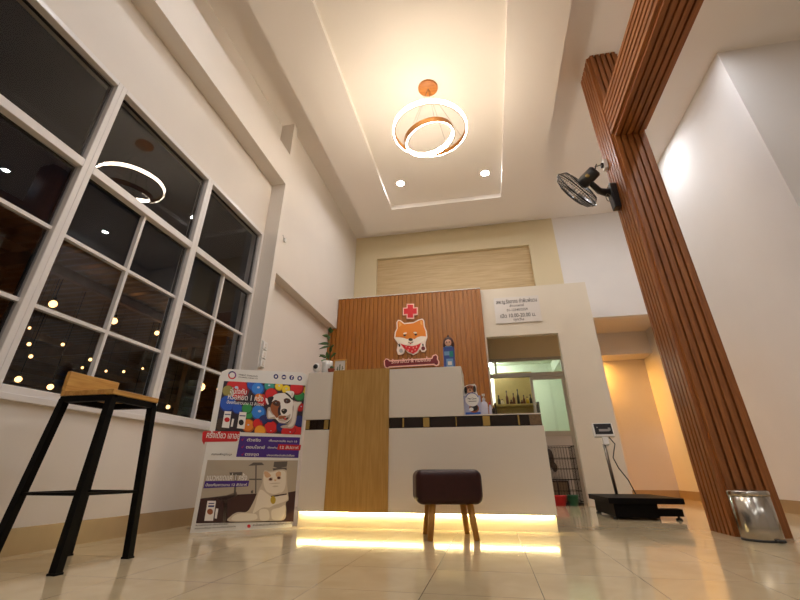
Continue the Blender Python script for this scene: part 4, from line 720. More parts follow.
(16,'ink_black',[(0.4903,0.9023),(0.4872,0.9053),(0.4831,0.9069),(0.4789,0.9066),(0.4752,0.9045),(0.4730,0.9010),(0.4725,0.8970),(0.4740,0.8930),(0.4770,0.8900),(0.4811,0.8884),(0.4854,0.8887),(0.4891,0.8908),(0.4913,0.8942),(0.4918,0.8983)]),
(16,'ink_black',[(0.5811,0.9250),(0.5780,0.9281),(0.5738,0.9296),(0.5694,0.9293),(0.5657,0.9271),(0.5633,0.9236),(0.5628,0.9195),(0.5642,0.9154),(0.5674,0.9124),(0.5715,0.9108),(0.5759,0.9112),(0.5797,0.9133),(0.5821,0.9168),(0.5826,0.9209)]),
(17,'ink_white',[(0.4807,0.9025),(0.4785,0.9031),(0.4765,0.9022),(0.4758,0.9001),(0.4770,0.8981),(0.4792,0.8974),(0.4812,0.8984),(0.4818,0.9005)]),
(17,'ink_white',[(0.5712,0.9251),(0.5690,0.9258),(0.5669,0.9248),(0.5663,0.9227),(0.5674,0.9207),(0.5696,0.9200),(0.5717,0.9210),(0.5723,0.9231)]),
(16,'ink_black',[(0.5314,0.8367),(0.5344,0.8314),(0.5384,0.8263),(0.5424,0.8222),(0.5463,0.8189),(0.5508,0.8163),(0.5553,0.8147),(0.5598,0.8147),(0.5644,0.8168),(0.5692,0.8207),(0.5736,0.8254),(0.5769,0.8300),(0.5791,0.8345),(0.5805,0.8394),(0.5809,0.8441),(0.5802,0.8481),(0.5780,0.8515),(0.5747,0.8544),(0.5706,0.8566),(0.5661,0.8580),(0.5609,0.8584),(0.5548,0.8580),(0.5489,0.8569),(0.5437,0.8551),(0.5391,0.8525),(0.5348,0.8492),(0.5316,0.8454),(0.5303,0.8414)]),
(17,'dog_shade',[(0.5409,0.8423),(0.5433,0.8414),(0.5463,0.8409),(0.5491,0.8411),(0.5522,0.8425),(0.5556,0.8448),(0.5585,0.8473),(0.5596,0.8489),(0.5582,0.8498),(0.5550,0.8502),(0.5513,0.8501),(0.5481,0.8496),(0.5454,0.8485),(0.5427,0.8467),(0.5406,0.8448),(0.5398,0.8434)]),
(16,'ink_black',[(0.5517,0.7814),(0.5567,0.7767),(0.5630,0.7721),(0.5689,0.7692),(0.5745,0.7687),(0.5806,0.7695),(0.5863,0.7714),(0.5909,0.7739),(0.5947,0.7782),(0.5979,0.7840),(0.5995,0.7892),(0.5987,0.7921),(0.5941,0.7911),(0.5867,0.7876),(0.5785,0.7837),(0.5712,0.7813),(0.5645,0.7816),(0.5576,0.7831),(0.5522,0.7846),(0.5499,0.7844)]),
(17,'ball_red',[(0.5598,0.7773),(0.5613,0.7747),(0.5639,0.7722),(0.5665,0.7705),(0.5693,0.7699),(0.5727,0.7700),(0.5759,0.7707),(0.5783,0.7719),(0.5800,0.7740),(0.5813,0.7771),(0.5815,0.7800),(0.5802,0.7818),(0.5761,0.7822),(0.5699,0.7817),(0.5638,0.7807),(0.5602,0.7793)]),
(16,'ink_white',[(0.0829,0.6877),(0.1378,0.6842),(0.1348,0.8095),(0.0832,0.8087)]),
(17,'ink_red',[(0.1288,0.7556),(0.1201,0.7619),(0.1094,0.7637),(0.0996,0.7607),(0.0932,0.7537),(0.0921,0.7445),(0.0964,0.7357),(0.1050,0.7295),(0.1157,0.7276),(0.1255,0.7306),(0.1319,0.7375),(0.1331,0.7467)]),
(16,'ink_white',[(0.1961,0.6868),(0.2552,0.6834),(0.2518,0.8105),(0.1973,0.8096)]),
(17,'ink_black',[(0.2381,0.7425),(0.2295,0.7501),(0.2191,0.7526),(0.2096,0.7491),(0.2036,0.7407),(0.2028,0.7296),(0.2072,0.7189),(0.2157,0.7112),(0.2261,0.7088),(0.2356,0.7122),(0.2416,0.7205),(0.2425,0.7316)]),
(16,'ink_white',[(0.1478,0.6967),(0.1628,0.6949),(0.1651,0.7546),(0.1502,0.7550)]),
(17,'ink_navy',[(0.0893,0.7809),(0.1322,0.7809),(0.1322,0.7883),(0.0892,0.7882)]),
(17,'ink_navy',[(0.2012,0.7775),(0.2479,0.7777),(0.2480,0.7852),(0.2013,0.7850)]),
(3,'ink_red',[(-0.0386,0.5861),(-0.0192,0.5589),(-0.0163,0.5798),(0.2070,0.5902),(0.2239,0.6016),(0.2290,0.6641),(-0.0348,0.6568),(-0.0467,0.6457)]),
(1,'ink_purple',[(0.2252,0.4811),(0.7171,0.4805),(0.7164,0.6380),(0.2295,0.6310)]),
(3,'ink_red',[(0.5342,0.5386),(0.7265,0.5377),(0.7305,0.5798),(0.5403,0.5798)]),
(3,'ink_red',[(0.2531,0.5947),(0.2647,0.6212),(0.2508,0.6026),(0.2409,0.6123)]),
(3,'ink_red',[(0.2615,0.5423),(0.2730,0.5683),(0.2592,0.5501),(0.2494,0.5597)]),
(3,'ink_red',[(0.2699,0.4896),(0.2813,0.5152),(0.2676,0.4973),(0.2578,0.5069)]),
(1,'ink_wallgrey',[(0.0257,0.0555),(0.7233,0.0346),(0.7162,0.4631),(0.0249,0.4570)]),
(2,'ink_sofa',[(0.0257,0.0555),(0.7233,0.0346),(0.7199,0.2421),(0.5458,0.2180),(0.4424,0.2313),(0.2248,0.2246),(0.0254,0.2055)]),
(2,'ink_table',[(0.1903,0.1880),(0.2035,0.0501),(0.2263,0.0495),(0.2127,0.1927),(0.2792,0.2181),(0.2687,0.2455),(0.1904,0.2199),(0.0280,0.2077)]),
(2,'ink_greydark',[(0.2022,0.3568),(0.2874,0.3543),(0.2899,0.3771),(0.1933,0.3736)]),
(2,'ink_greydark',[(0.2508,0.2241),(0.2664,0.2237),(0.2504,0.3567),(0.2359,0.3567)]),
(2,'ink_greydark',[(0.4469,0.4265),(0.4251,0.4441),(0.3611,0.4435),(0.3268,0.4198)]),
(2,'ink_greydark',[(0.4049,0.2320),(0.4148,0.2318),(0.3891,0.4261),(0.3789,0.4260)]),
(2,'ink_greydark',[(0.3479,0.3224),(0.4422,0.3217),(0.4409,0.3309),(0.3465,0.3314)]),
(2,'ink_greydark',[(0.5204,0.4152),(0.5617,0.4035),(0.6275,0.4158),(0.6299,0.4547),(0.5225,0.4511)]),
(2,'ink_greydark',[(0.5242,0.3855),(0.6303,0.3917),(0.6282,0.4098),(0.5154,0.4033)]),
(2,'ink_greydark',[(0.3739,0.2326),(0.3900,0.2323),(0.3891,0.2545),(0.3714,0.2492)]),
(3,'cat_shade',[(0.4474,0.3652),(0.4479,0.3549),(0.4487,0.3438),(0.4490,0.3331),(0.4489,0.3234),(0.4488,0.3140),(0.4480,0.3042),(0.4457,0.2931),(0.4413,0.2807),(0.4355,0.2675),(0.4290,0.2533),(0.4226,0.2383),(0.4168,0.2217),(0.4111,0.2038),(0.4050,0.1860),(0.3981,0.1694),(0.3910,0.1534),(0.3837,0.1375),(0.3751,0.1237),(0.3641,0.1140),(0.3491,0.1104),(0.3313,0.1113),(0.3132,0.1132),(0.2977,0.1127),(0.2847,0.1093),(0.2731,0.1046),(0.2633,0.0989),(0.2561,0.0923),(0.2455,0.0837),(0.2333,0.0735),(0.2310,0.0638),(0.2501,0.0564),(0.3036,0.0521),(0.3834,0.0496),(0.4687,0.0483),(0.5364,0.0475),(0.5795,0.0461),(0.6095,0.0448),(0.6306,0.0455),(0.6469,0.0503),(0.6574,0.0608),(0.6602,0.0756),(0.6593,0.0920),(0.6584,0.1075),(0.6569,0.1222),(0.6534,0.1373),(0.6501,0.1513),(0.6493,0.1625),(0.6527,0.1693),(0.6587,0.1728),(0.6648,0.1761),(0.6683,0.1818),(0.6684,0.1909),(0.6664,0.2020),(0.6634,0.2139),(0.6605,0.2259),(0.6578,0.2375),(0.6546,0.2494),(0.6514,0.2617),(0.6485,0.2746),(0.6460,0.2883),(0.6439,0.3028),(0.6417,0.3175),(0.6391,0.3321),(0.6372,0.3479),(0.6357,0.3646),(0.6326,0.3797),(0.6258,0.3905),(0.6138,0.3957),(0.5981,0.3970),(0.5808,0.3960),(0.5642,0.3945),(0.5480,0.3920),(0.5314,0.3879),(0.5154,0.3840),(0.5012,0.3819),(0.4885,0.3831),(0.4769,0.3863),(0.4670,0.3893),(0.4591,0.3901),(0.4539,0.3883),(0.4508,0.3849),(0.4491,0.3801),(0.4478,0.3737)]),
(4,'ink_cream',[(0.4528,0.3540),(0.4531,0.3392),(0.4544,0.3234),(0.4568,0.3090),(0.4603,0.2961),(0.4648,0.2837),(0.4703,0.2719),(0.4768,0.2609),(0.4845,0.2503),(0.4933,0.2402),(0.5028,0.2313),(0.5129,0.2248),(0.5234,0.2209),(0.5346,0.2192),(0.5464,0.2190),(0.5585,0.2199),(0.5719,0.2217),(0.5864,0.2246),(0.6002,0.2289),(0.6114,0.2348),(0.6195,0.2426),(0.6255,0.2522),(0.6297,0.2630),(0.6326,0.2748),(0.6338,0.2881),(0.6333,0.3029),(0.6317,0.3179),(0.6297,0.3322),(0.6282,0.3463),(0.6266,0.3604),(0.6234,0.3730),(0.6173,0.3821),(0.6073,0.3868),(0.5943,0.3881),(0.5798,0.3874),(0.5653,0.3862),(0.5500,0.3837),(0.5337,0.3796),(0.5179,0.3757),(0.5041,0.3737),(0.4925,0.3749),(0.4824,0.3780),(0.4737,0.3811),(0.4666,0.3819),(0.4612,0.3805),(0.4575,0.3778),(0.4550,0.3730),(0.4535,0.3655)]),
(4,'ink_cream',[(0.4301,0.2360),(0.4248,0.2081),(0.4211,0.1780),(0.4176,0.1537),(0.4134,0.1356),(0.4092,0.1199),(0.4069,0.1081),(0.4083,0.1013),(0.4149,0.1015),(0.4254,0.1076),(0.4374,0.1158),(0.4480,0.1224),(0.4564,0.1268),(0.4641,0.1308),(0.4719,0.1342),(0.4807,0.1365),(0.4912,0.1369),(0.5027,0.1358),(0.5142,0.1347),(0.5248,0.1351),(0.5335,0.1376),(0.5411,0.1413),(0.5490,0.1455),(0.5585,0.1495),(0.5703,0.1529),(0.5837,0.1563),(0.5975,0.1597),(0.6108,0.1636),(0.6243,0.1675),(0.6384,0.1716),(0.6507,0.1763),(0.6590,0.1820),(0.6623,0.1895),(0.6618,0.1983),(0.6590,0.2070),(0.6554,0.2140),(0.6516,0.2193),(0.6467,0.2236),(0.6401,0.2263),(0.6308,0.2265),(0.6174,0.2227),(0.6008,0.2158),(0.5839,0.2087),(0.5696,0.2039),(0.5589,0.2019),(0.5501,0.2014),(0.5421,0.2023),(0.5334,0.2047),(0.5243,0.2091),(0.5153,0.2154),(0.5055,0.2224),(0.4945,0.2291),(0.4807,0.2382),(0.4651,0.2493),(0.4500,0.2564),(0.4380,0.2537)]),
(5,'ink_cream',[(0.4529,0.1150),(0.4529,0.1050),(0.4551,0.0942),(0.4577,0.0844),(0.4600,0.0756),(0.4629,0.0667),(0.4676,0.0591),(0.4749,0.0539),(0.4875,0.0511),(0.5040,0.0501),(0.5200,0.0513),(0.5310,0.0552),(0.5353,0.0631),(0.5353,0.0743),(0.5329,0.0864),(0.5299,0.0968),(0.5267,0.1053),(0.5225,0.1132),(0.5166,0.1197),(0.5086,0.1241),(0.4965,0.1265),(0.4812,0.1272),(0.4666,0.1258),(0.4567,0.1221)]),
(5,'ink_cream',[(0.5444,0.1109),(0.5438,0.1008),(0.5454,0.0902),(0.5478,0.0809),(0.5499,0.0727),(0.5529,0.0649),(0.5579,0.0583),(0.5663,0.0537),(0.5806,0.0510),(0.5996,0.0497),(0.6185,0.0507),(0.6329,0.0547),(0.6412,0.0628),(0.6460,0.0744),(0.6486,0.0875),(0.6501,0.1000),(0.6512,0.1131),(0.6510,0.1272),(0.6490,0.1394),(0.6447,0.1469),(0.6376,0.1476),(0.6283,0.1435),(0.6173,0.1375),(0.6055,0.1325),(0.5913,0.1296),(0.5748,0.1272),(0.5596,0.1241),(0.5490,0.1190)]),
(4,'ink_cream',[(0.2630,0.0815),(0.2587,0.0737),(0.2606,0.0663),(0.2735,0.0611),(0.3052,0.0581),(0.3516,0.0566),(0.3986,0.0569),(0.4314,0.0595),(0.4448,0.0659),(0.4467,0.0754),(0.4419,0.0853),(0.4351,0.0928),(0.4263,0.0970),(0.4133,0.0994),(0.3982,0.1009),(0.3827,0.1022),(0.3664,0.1038),(0.3487,0.1051),(0.3312,0.1056),(0.3155,0.1047),(0.3012,0.1021),(0.2877,0.0982),(0.2765,0.0935),(0.2689,0.0881)]),
(5,'cat_tan',[(0.4533,0.3675),(0.4566,0.3594),(0.4609,0.3513),(0.4653,0.3452),(0.4695,0.3412),(0.4740,0.3386),(0.4790,0.3371),(0.4844,0.3370),(0.4913,0.3384),(0.4994,0.3412),(0.5064,0.3450),(0.5101,0.3491),(0.5091,0.3538),(0.5050,0.3593),(0.4993,0.3648),(0.4937,0.3696),(0.4880,0.3737),(0.4815,0.3775),(0.4751,0.3804),(0.4693,0.3819),(0.4638,0.3817),(0.4585,0.3803),(0.4543,0.3776),(0.4523,0.3737)]),
(5,'cat_tan',[(0.5450,0.3592),(0.5478,0.3518),(0.5521,0.3451),(0.5570,0.3408),(0.5633,0.3392),(0.5713,0.3394),(0.5789,0.3413),(0.5843,0.3448),(0.5869,0.3507),(0.5878,0.3589),(0.5872,0.3673),(0.5854,0.3737),(0.5820,0.3778),(0.5770,0.3807),(0.5713,0.3822),(0.5658,0.3820),(0.5598,0.3798),(0.5532,0.3758),(0.5476,0.3707),(0.5447,0.3655)]),
(6,'cat_shade',[(0.4964,0.3177),(0.5062,0.3152),(0.5165,0.3141),(0.5236,0.3149),(0.5267,0.3188),(0.5276,0.3252),(0.5270,0.3319),(0.5253,0.3368),(0.5224,0.3397),(0.5181,0.3415),(0.5131,0.3421),(0.5084,0.3410),(0.5029,0.3373),(0.4966,0.3315),(0.4919,0.3254),(0.4911,0.3208)]),
(6,'cat_shade',[(0.5563,0.3332),(0.5572,0.3295),(0.5599,0.3263),(0.5636,0.3244),(0.5698,0.3238),(0.5781,0.3243),(0.5860,0.3258),(0.5909,0.3283),(0.5920,0.3330),(0.5907,0.3396),(0.5877,0.3457),(0.5838,0.3489),(0.5778,0.3481),(0.5698,0.3448),(0.5622,0.3405),(0.5575,0.3367)]),
(7,'ink_amberdark',[(0.5212,0.3305),(0.5169,0.3339),(0.5112,0.3358),(0.5051,0.3358),(0.4999,0.3340),(0.4966,0.3306),(0.4958,0.3264),(0.4977,0.3222),(0.5019,0.3188),(0.5076,0.3169),(0.5137,0.3168),(0.5189,0.3186),(0.5223,0.3220),(0.5231,0.3262)]),
(7,'ink_amberdark',[(0.5853,0.3400),(0.5810,0.3434),(0.5752,0.3454),(0.5690,0.3454),(0.5637,0.3435),(0.5603,0.3401),(0.5594,0.3358),(0.5613,0.3316),(0.5656,0.3281),(0.5714,0.3262),(0.5776,0.3262),(0.5829,0.3280),(0.5864,0.3314),(0.5872,0.3357)]),
(8,'ink_black',[(0.5141,0.3301),(0.5106,0.3325),(0.5066,0.3325),(0.5037,0.3302),(0.5030,0.3264),(0.5048,0.3225),(0.5082,0.3202),(0.5122,0.3201),(0.5150,0.3225),(0.5158,0.3263)]),
(8,'ink_black',[(0.5781,0.3396),(0.5745,0.3420),(0.5705,0.3420),(0.5676,0.3396),(0.5668,0.3358),(0.5685,0.3319),(0.5721,0.3295),(0.5761,0.3295),(0.5790,0.3319),(0.5798,0.3357)]),
(6,'cat_tan',[(0.5372,0.3203),(0.5407,0.3167),(0.5451,0.3135),(0.5486,0.3122),(0.5515,0.3140),(0.5545,0.3177),(0.5564,0.3218),(0.5563,0.3244),(0.5524,0.3252),(0.5460,0.3251),(0.5396,0.3242),(0.5363,0.3229)]),
(6,'cat_shade',[(0.5085,0.2954),(0.5206,0.2944),(0.5356,0.2937),(0.5491,0.2936),(0.5626,0.2946),(0.5775,0.2963),(0.5895,0.2982),(0.5944,0.2996),(0.5892,0.3006),(0.5768,0.3014),(0.5617,0.3018),(0.5481,0.3017),(0.5347,0.3009),(0.5200,0.2994),(0.5081,0.2978),(0.5034,0.2965)]),
(6,'cat_shade',[(0.5312,0.2747),(0.5372,0.2733),(0.5448,0.2722),(0.5519,0.2718),(0.5596,0.2725),(0.5685,0.2739),(0.5758,0.2756),(0.5787,0.2771),(0.5754,0.2787),(0.5677,0.2804),(0.5585,0.2818),(0.5506,0.2823),(0.5436,0.2815),(0.5364,0.2798),(0.5308,0.2778),(0.5286,0.2761)]),
(6,'cat_shade',[(0.4728,0.2491),(0.4829,0.2408),(0.4959,0.2317),(0.5084,0.2249),(0.5202,0.2205),(0.5329,0.2172),(0.5460,0.2155),(0.5590,0.2160),(0.5743,0.2203),(0.5913,0.2277),(0.6052,0.2350),(0.6109,0.2388),(0.6048,0.2372),(0.5905,0.2322),(0.5731,0.2268),(0.5580,0.2239),(0.5459,0.2242),(0.5343,0.2261),(0.5230,0.2291),(0.5118,0.2327),(0.4990,0.2381),(0.4851,0.2452),(0.4738,0.2512),(0.4690,0.2532)]),
(5,'ink_sofa',[(0.5322,0.2037),(0.6502,0.2181),(0.6491,0.2273),(0.5272,0.2128)]),
(6,'ink_gold',[(0.5646,0.1955),(0.5577,0.2051),(0.5487,0.2105),(0.5396,0.2107),(0.5320,0.2057),(0.5275,0.1964),(0.5270,0.1848),(0.5306,0.1732),(0.5375,0.1637),(0.5463,0.1583),(0.5555,0.1581),(0.5630,0.1630),(0.5676,0.1722),(0.5681,0.1838)]),
(5,'ink_white',[(0.0774,0.0681),(0.1364,0.0655),(0.1337,0.1894),(0.0758,0.1909)]),
(6,'ink_brown',[(0.1223,0.1302),(0.1155,0.1369),(0.1067,0.1408),(0.0977,0.1411),(0.0902,0.1378),(0.0859,0.1315),(0.0854,0.1235),(0.0890,0.1154),(0.0958,0.1087),(0.1045,0.1049),(0.1135,0.1045),(0.1209,0.1078),(0.1254,0.1140),(0.1259,0.1221)]),
(6,'ink_navy',[(0.0866,0.1522),(0.1272,0.1509),(0.1276,0.1613),(0.0869,0.1625)]),
(6,'ink_navy',[(0.0864,0.1709),(0.1249,0.1698),(0.1248,0.1760),(0.0863,0.1771)]),
(5,'ink_white',[(0.1437,0.0805),(0.1588,0.0778),(0.1588,0.1395),(0.1413,0.1422)]),
(4,'ink_purple',[(0.0324,0.2708),(0.3458,0.2797),(0.3486,0.3178),(0.0347,0.3169)]),
(1,'ink_red',[(0.1133,1.0831),(0.1111,1.0793),(0.1081,1.0762),(0.1046,1.0737),(0.1006,1.0721),(0.0963,1.0713),(0.0919,1.0715),(0.0875,1.0725),(0.0834,1.0744),(0.0796,1.0771),(0.0764,1.0805),(0.0739,1.0844),(0.0721,1.0887),(0.0711,1.0932),(0.0710,1.0977),(0.0613,1.0993),(0.0615,1.0928),(0.0629,1.0863),(0.0654,1.0801),(0.0691,1.0745),(0.0737,1.0697),(0.0791,1.0658),(0.0851,1.0631),(0.0913,1.0616),(0.0977,1.0614),(0.1039,1.0624),(0.1096,1.0648),(0.1148,1.0683),(0.1190,1.0728),(0.1223,1.0782)]),
(1,'ink_navy',[(0.0710,1.0977),(0.0714,1.1003),(0.0720,1.1027),(0.0729,1.1051),(0.0741,1.1073),(0.0755,1.1094),(0.0771,1.1112),(0.0790,1.1129),(0.0811,1.1142),(0.0833,1.1154),(0.0856,1.1162),(0.0880,1.1168),(0.0905,1.1170),(0.0931,1.1170),(0.0956,1.1167),(0.0967,1.1266),(0.0931,1.1271),(0.0894,1.1272),(0.0858,1.1268),(0.0823,1.1260),(0.0789,1.1247),(0.0757,1.1231),(0.0728,1.1211),(0.0701,1.1188),(0.0678,1.1161),(0.0657,1.1131),(0.0640,1.1099),(0.0627,1.1065),(0.0618,1.1030),(0.0613,1.0993)]),
(1,'ink_violet',[(0.0956,1.1167),(0.0986,1.1159),(0.1014,1.1147),(0.1041,1.1132),(0.1066,1.1113),(0.1089,1.1091),(0.1108,1.1066),(0.1125,1.1039),(0.1138,1.1011),(0.1147,1.0981),(0.1152,1.0950),(0.1154,1.0919),(0.1151,1.0889),(0.1144,1.0860),(0.1134,1.0832),(0.1223,1.0783),(0.1238,1.0824),(0.1248,1.0866),(0.1252,1.0910),(0.1250,1.0954),(0.1242,1.0998),(0.1229,1.1041),(0.1210,1.1083),(0.1187,1.1122),(0.1158,1.1157),(0.1126,1.1189),(0.1090,1.1216),(0.1051,1.1238),(0.1010,1.1255),(0.0967,1.1266)]),
(1,'ink_navy',[(0.4705,1.1288),(0.4662,1.1348),(0.4602,1.1390),(0.4532,1.1408),(0.4462,1.1401),(0.4399,1.1369),(0.4351,1.1316),(0.4324,1.1249),(0.4321,1.1176),(0.4342,1.1105),(0.4385,1.1045),(0.4445,1.1004),(0.4514,1.0985),(0.4584,1.0992),(0.4647,1.1024),(0.4696,1.1076),(0.4723,1.1143),(0.4727,1.1217)]),
(1,'ink_navy',[(0.5407,1.1311),(0.5364,1.1372),(0.5303,1.1414),(0.5232,1.1432),(0.5160,1.1425),(0.5096,1.1392),(0.5047,1.1339),(0.5019,1.1271),(0.5015,1.1197),(0.5036,1.1126),(0.5079,1.1066),(0.5140,1.1024),(0.5210,1.1006),(0.5281,1.1013),(0.5346,1.1044),(0.5395,1.1097),(0.5424,1.1165),(0.5428,1.1239)]),
(1,'ink_navy',[(0.6101,1.1332),(0.6058,1.1394),(0.5996,1.1436),(0.5925,1.1455),(0.5851,1.1447),(0.5786,1.1414),(0.5735,1.1361),(0.5706,1.1292),(0.5702,1.1218),(0.5722,1.1146),(0.5766,1.1085),(0.5827,1.1043),(0.5898,1.1024),(0.5971,1.1031),(0.6037,1.1063),(0.6087,1.1117),(0.6117,1.1185),(0.6122,1.1260)]),
(1,'ink_navy',[(0.6829,1.1346),(0.6786,1.1408),(0.6723,1.1451),(0.6651,1.1470),(0.6576,1.1462),(0.6509,1.1429),(0.6457,1.1375),(0.6427,1.1306),(0.6421,1.1230),(0.6442,1.1158),(0.6485,1.1097),(0.6547,1.1054),(0.6619,1.1035),(0.6693,1.1042),(0.6761,1.1075),(0.6813,1.1129),(0.6844,1.1198),(0.6850,1.1273)]),
(2,'ink_white',[(0.4593,1.1252),(0.4556,1.1284),(0.4511,1.1292),(0.4469,1.1275),(0.4442,1.1236),(0.4436,1.1187),(0.4454,1.1141),(0.4490,1.1109),(0.4535,1.1100),(0.4577,1.1118),(0.4605,1.1156),(0.4610,1.1205)]),
(2,'ink_white',[(0.5101,1.1138),(0.5358,1.1154),(0.5353,1.1281),(0.5096,1.1264)]),
(2,'ink_white',[(0.6718,1.1315),(0.6677,1.1351),(0.6624,1.1360),(0.6574,1.1341),(0.6541,1.1297),(0.6533,1.1242),(0.6552,1.1189),(0.6593,1.1153),(0.6646,1.1144),(0.6695,1.1163),(0.6729,1.1206),(0.6737,1.1262)]),
(2,'ink_white',[(0.5967,1.1096),(0.5946,1.1292),(0.6013,1.1328),(0.6007,1.1387),(0.5926,1.1379),(0.5874,1.1304),(0.5897,1.1090)]),
(1,'ink_red',[(0.4025,0.0257),(0.3983,0.0297),(0.3928,0.0322),(0.3870,0.0324),(0.3822,0.0305),(0.3793,0.0268),(0.3787,0.0220),(0.3808,0.0171),(0.3849,0.0130),(0.3904,0.0106),(0.3961,0.0103),(0.4009,0.0122),(0.4039,0.0159),(0.4045,0.0207)])]
POSTER_OUTLINE=[(0.7166,0.0001),(0.7413,1.1181),(0.7280,1.1615),(0.6798,1.1789),(0.0523,1.1409),(0.0098,1.1156),(-0.0013,1.0696),(-0.0002,-0.0000)]
POSTER_TEXT=[
('อุ่นใจกับ',0.0986,0.9483,0.2283,0.0380,'ink_white',12),
('หรือหยด 1 ครั้ง',0.0902,0.9029,0.3702,0.0420,'ink_white',12),
('ป้องกันยาวนาน 12 สัปดาห์',0.0877,0.8675,0.3790,0.0220,'ink_white',12),
('ครั้งเดียว เอาอยู่',-0.0142,0.6103,0.2290,0.0420,'ink_white',5),
('ตัวจริง',0.2878,0.5947,0.3943,0.0200,'ink_white',4),
('ตอบโจทย์',0.2885,0.5429,0.4341,0.0200,'ink_white',4),
('ตรงจุด',0.2881,0.4918,0.3930,0.0200,'ink_white',4),
('เห็บและหมัด หมา 15',0.4600,0.5980,0.6928,0.0130,'ink_white',4),
('ป้องกัน',0.4580,0.5470,0.5330,0.0120,'ink_white',4),
('12 สัปดาห์',0.5555,0.5472,0.7099,0.0200,'ink_white',5),
('ปลอดภัยต่อสัตว์เลี้ยง',0.4579,0.4907,0.6812,0.0120,'ink_white',4),
('แมวหยดแค่ 1 ครั้ง',0.0429,0.3212,0.3293,0.0380,'ink_white',5),
('ป้องกันยาวนาน 12 สัปดาห์',0.0434,0.2835,0.3349,0.0160,'ink_white',6),
('สแกนเพื่อดูข้อมูล',0.0448,0.4915,0.1906,0.0120,'ink_greydark',2),
('VIRBAC THAILAND',0.1408,1.0981,0.2982,0.0120,'ink_greydark',2),
('ANIMAL HEALTH',0.1437,1.0807,0.3009,0.0080,'ink_greydark',2),
('สัตวแพทย์แนะนำ ปรึกษาได้ที่คลินิก',0.0251,0.0390,0.2427,0.0080,'ink_greydark',2),
('สอบถามข้อมูล ติดตามได้ทุกช่องทาง',0.0245,0.0204,0.2980,0.0080,'ink_greydark',2),
('สนใจสอบถามเพิ่มเติมได้ที่เคาน์เตอร์',0.4184,0.0201,0.7132,0.0120,'ink_greydark',2)]
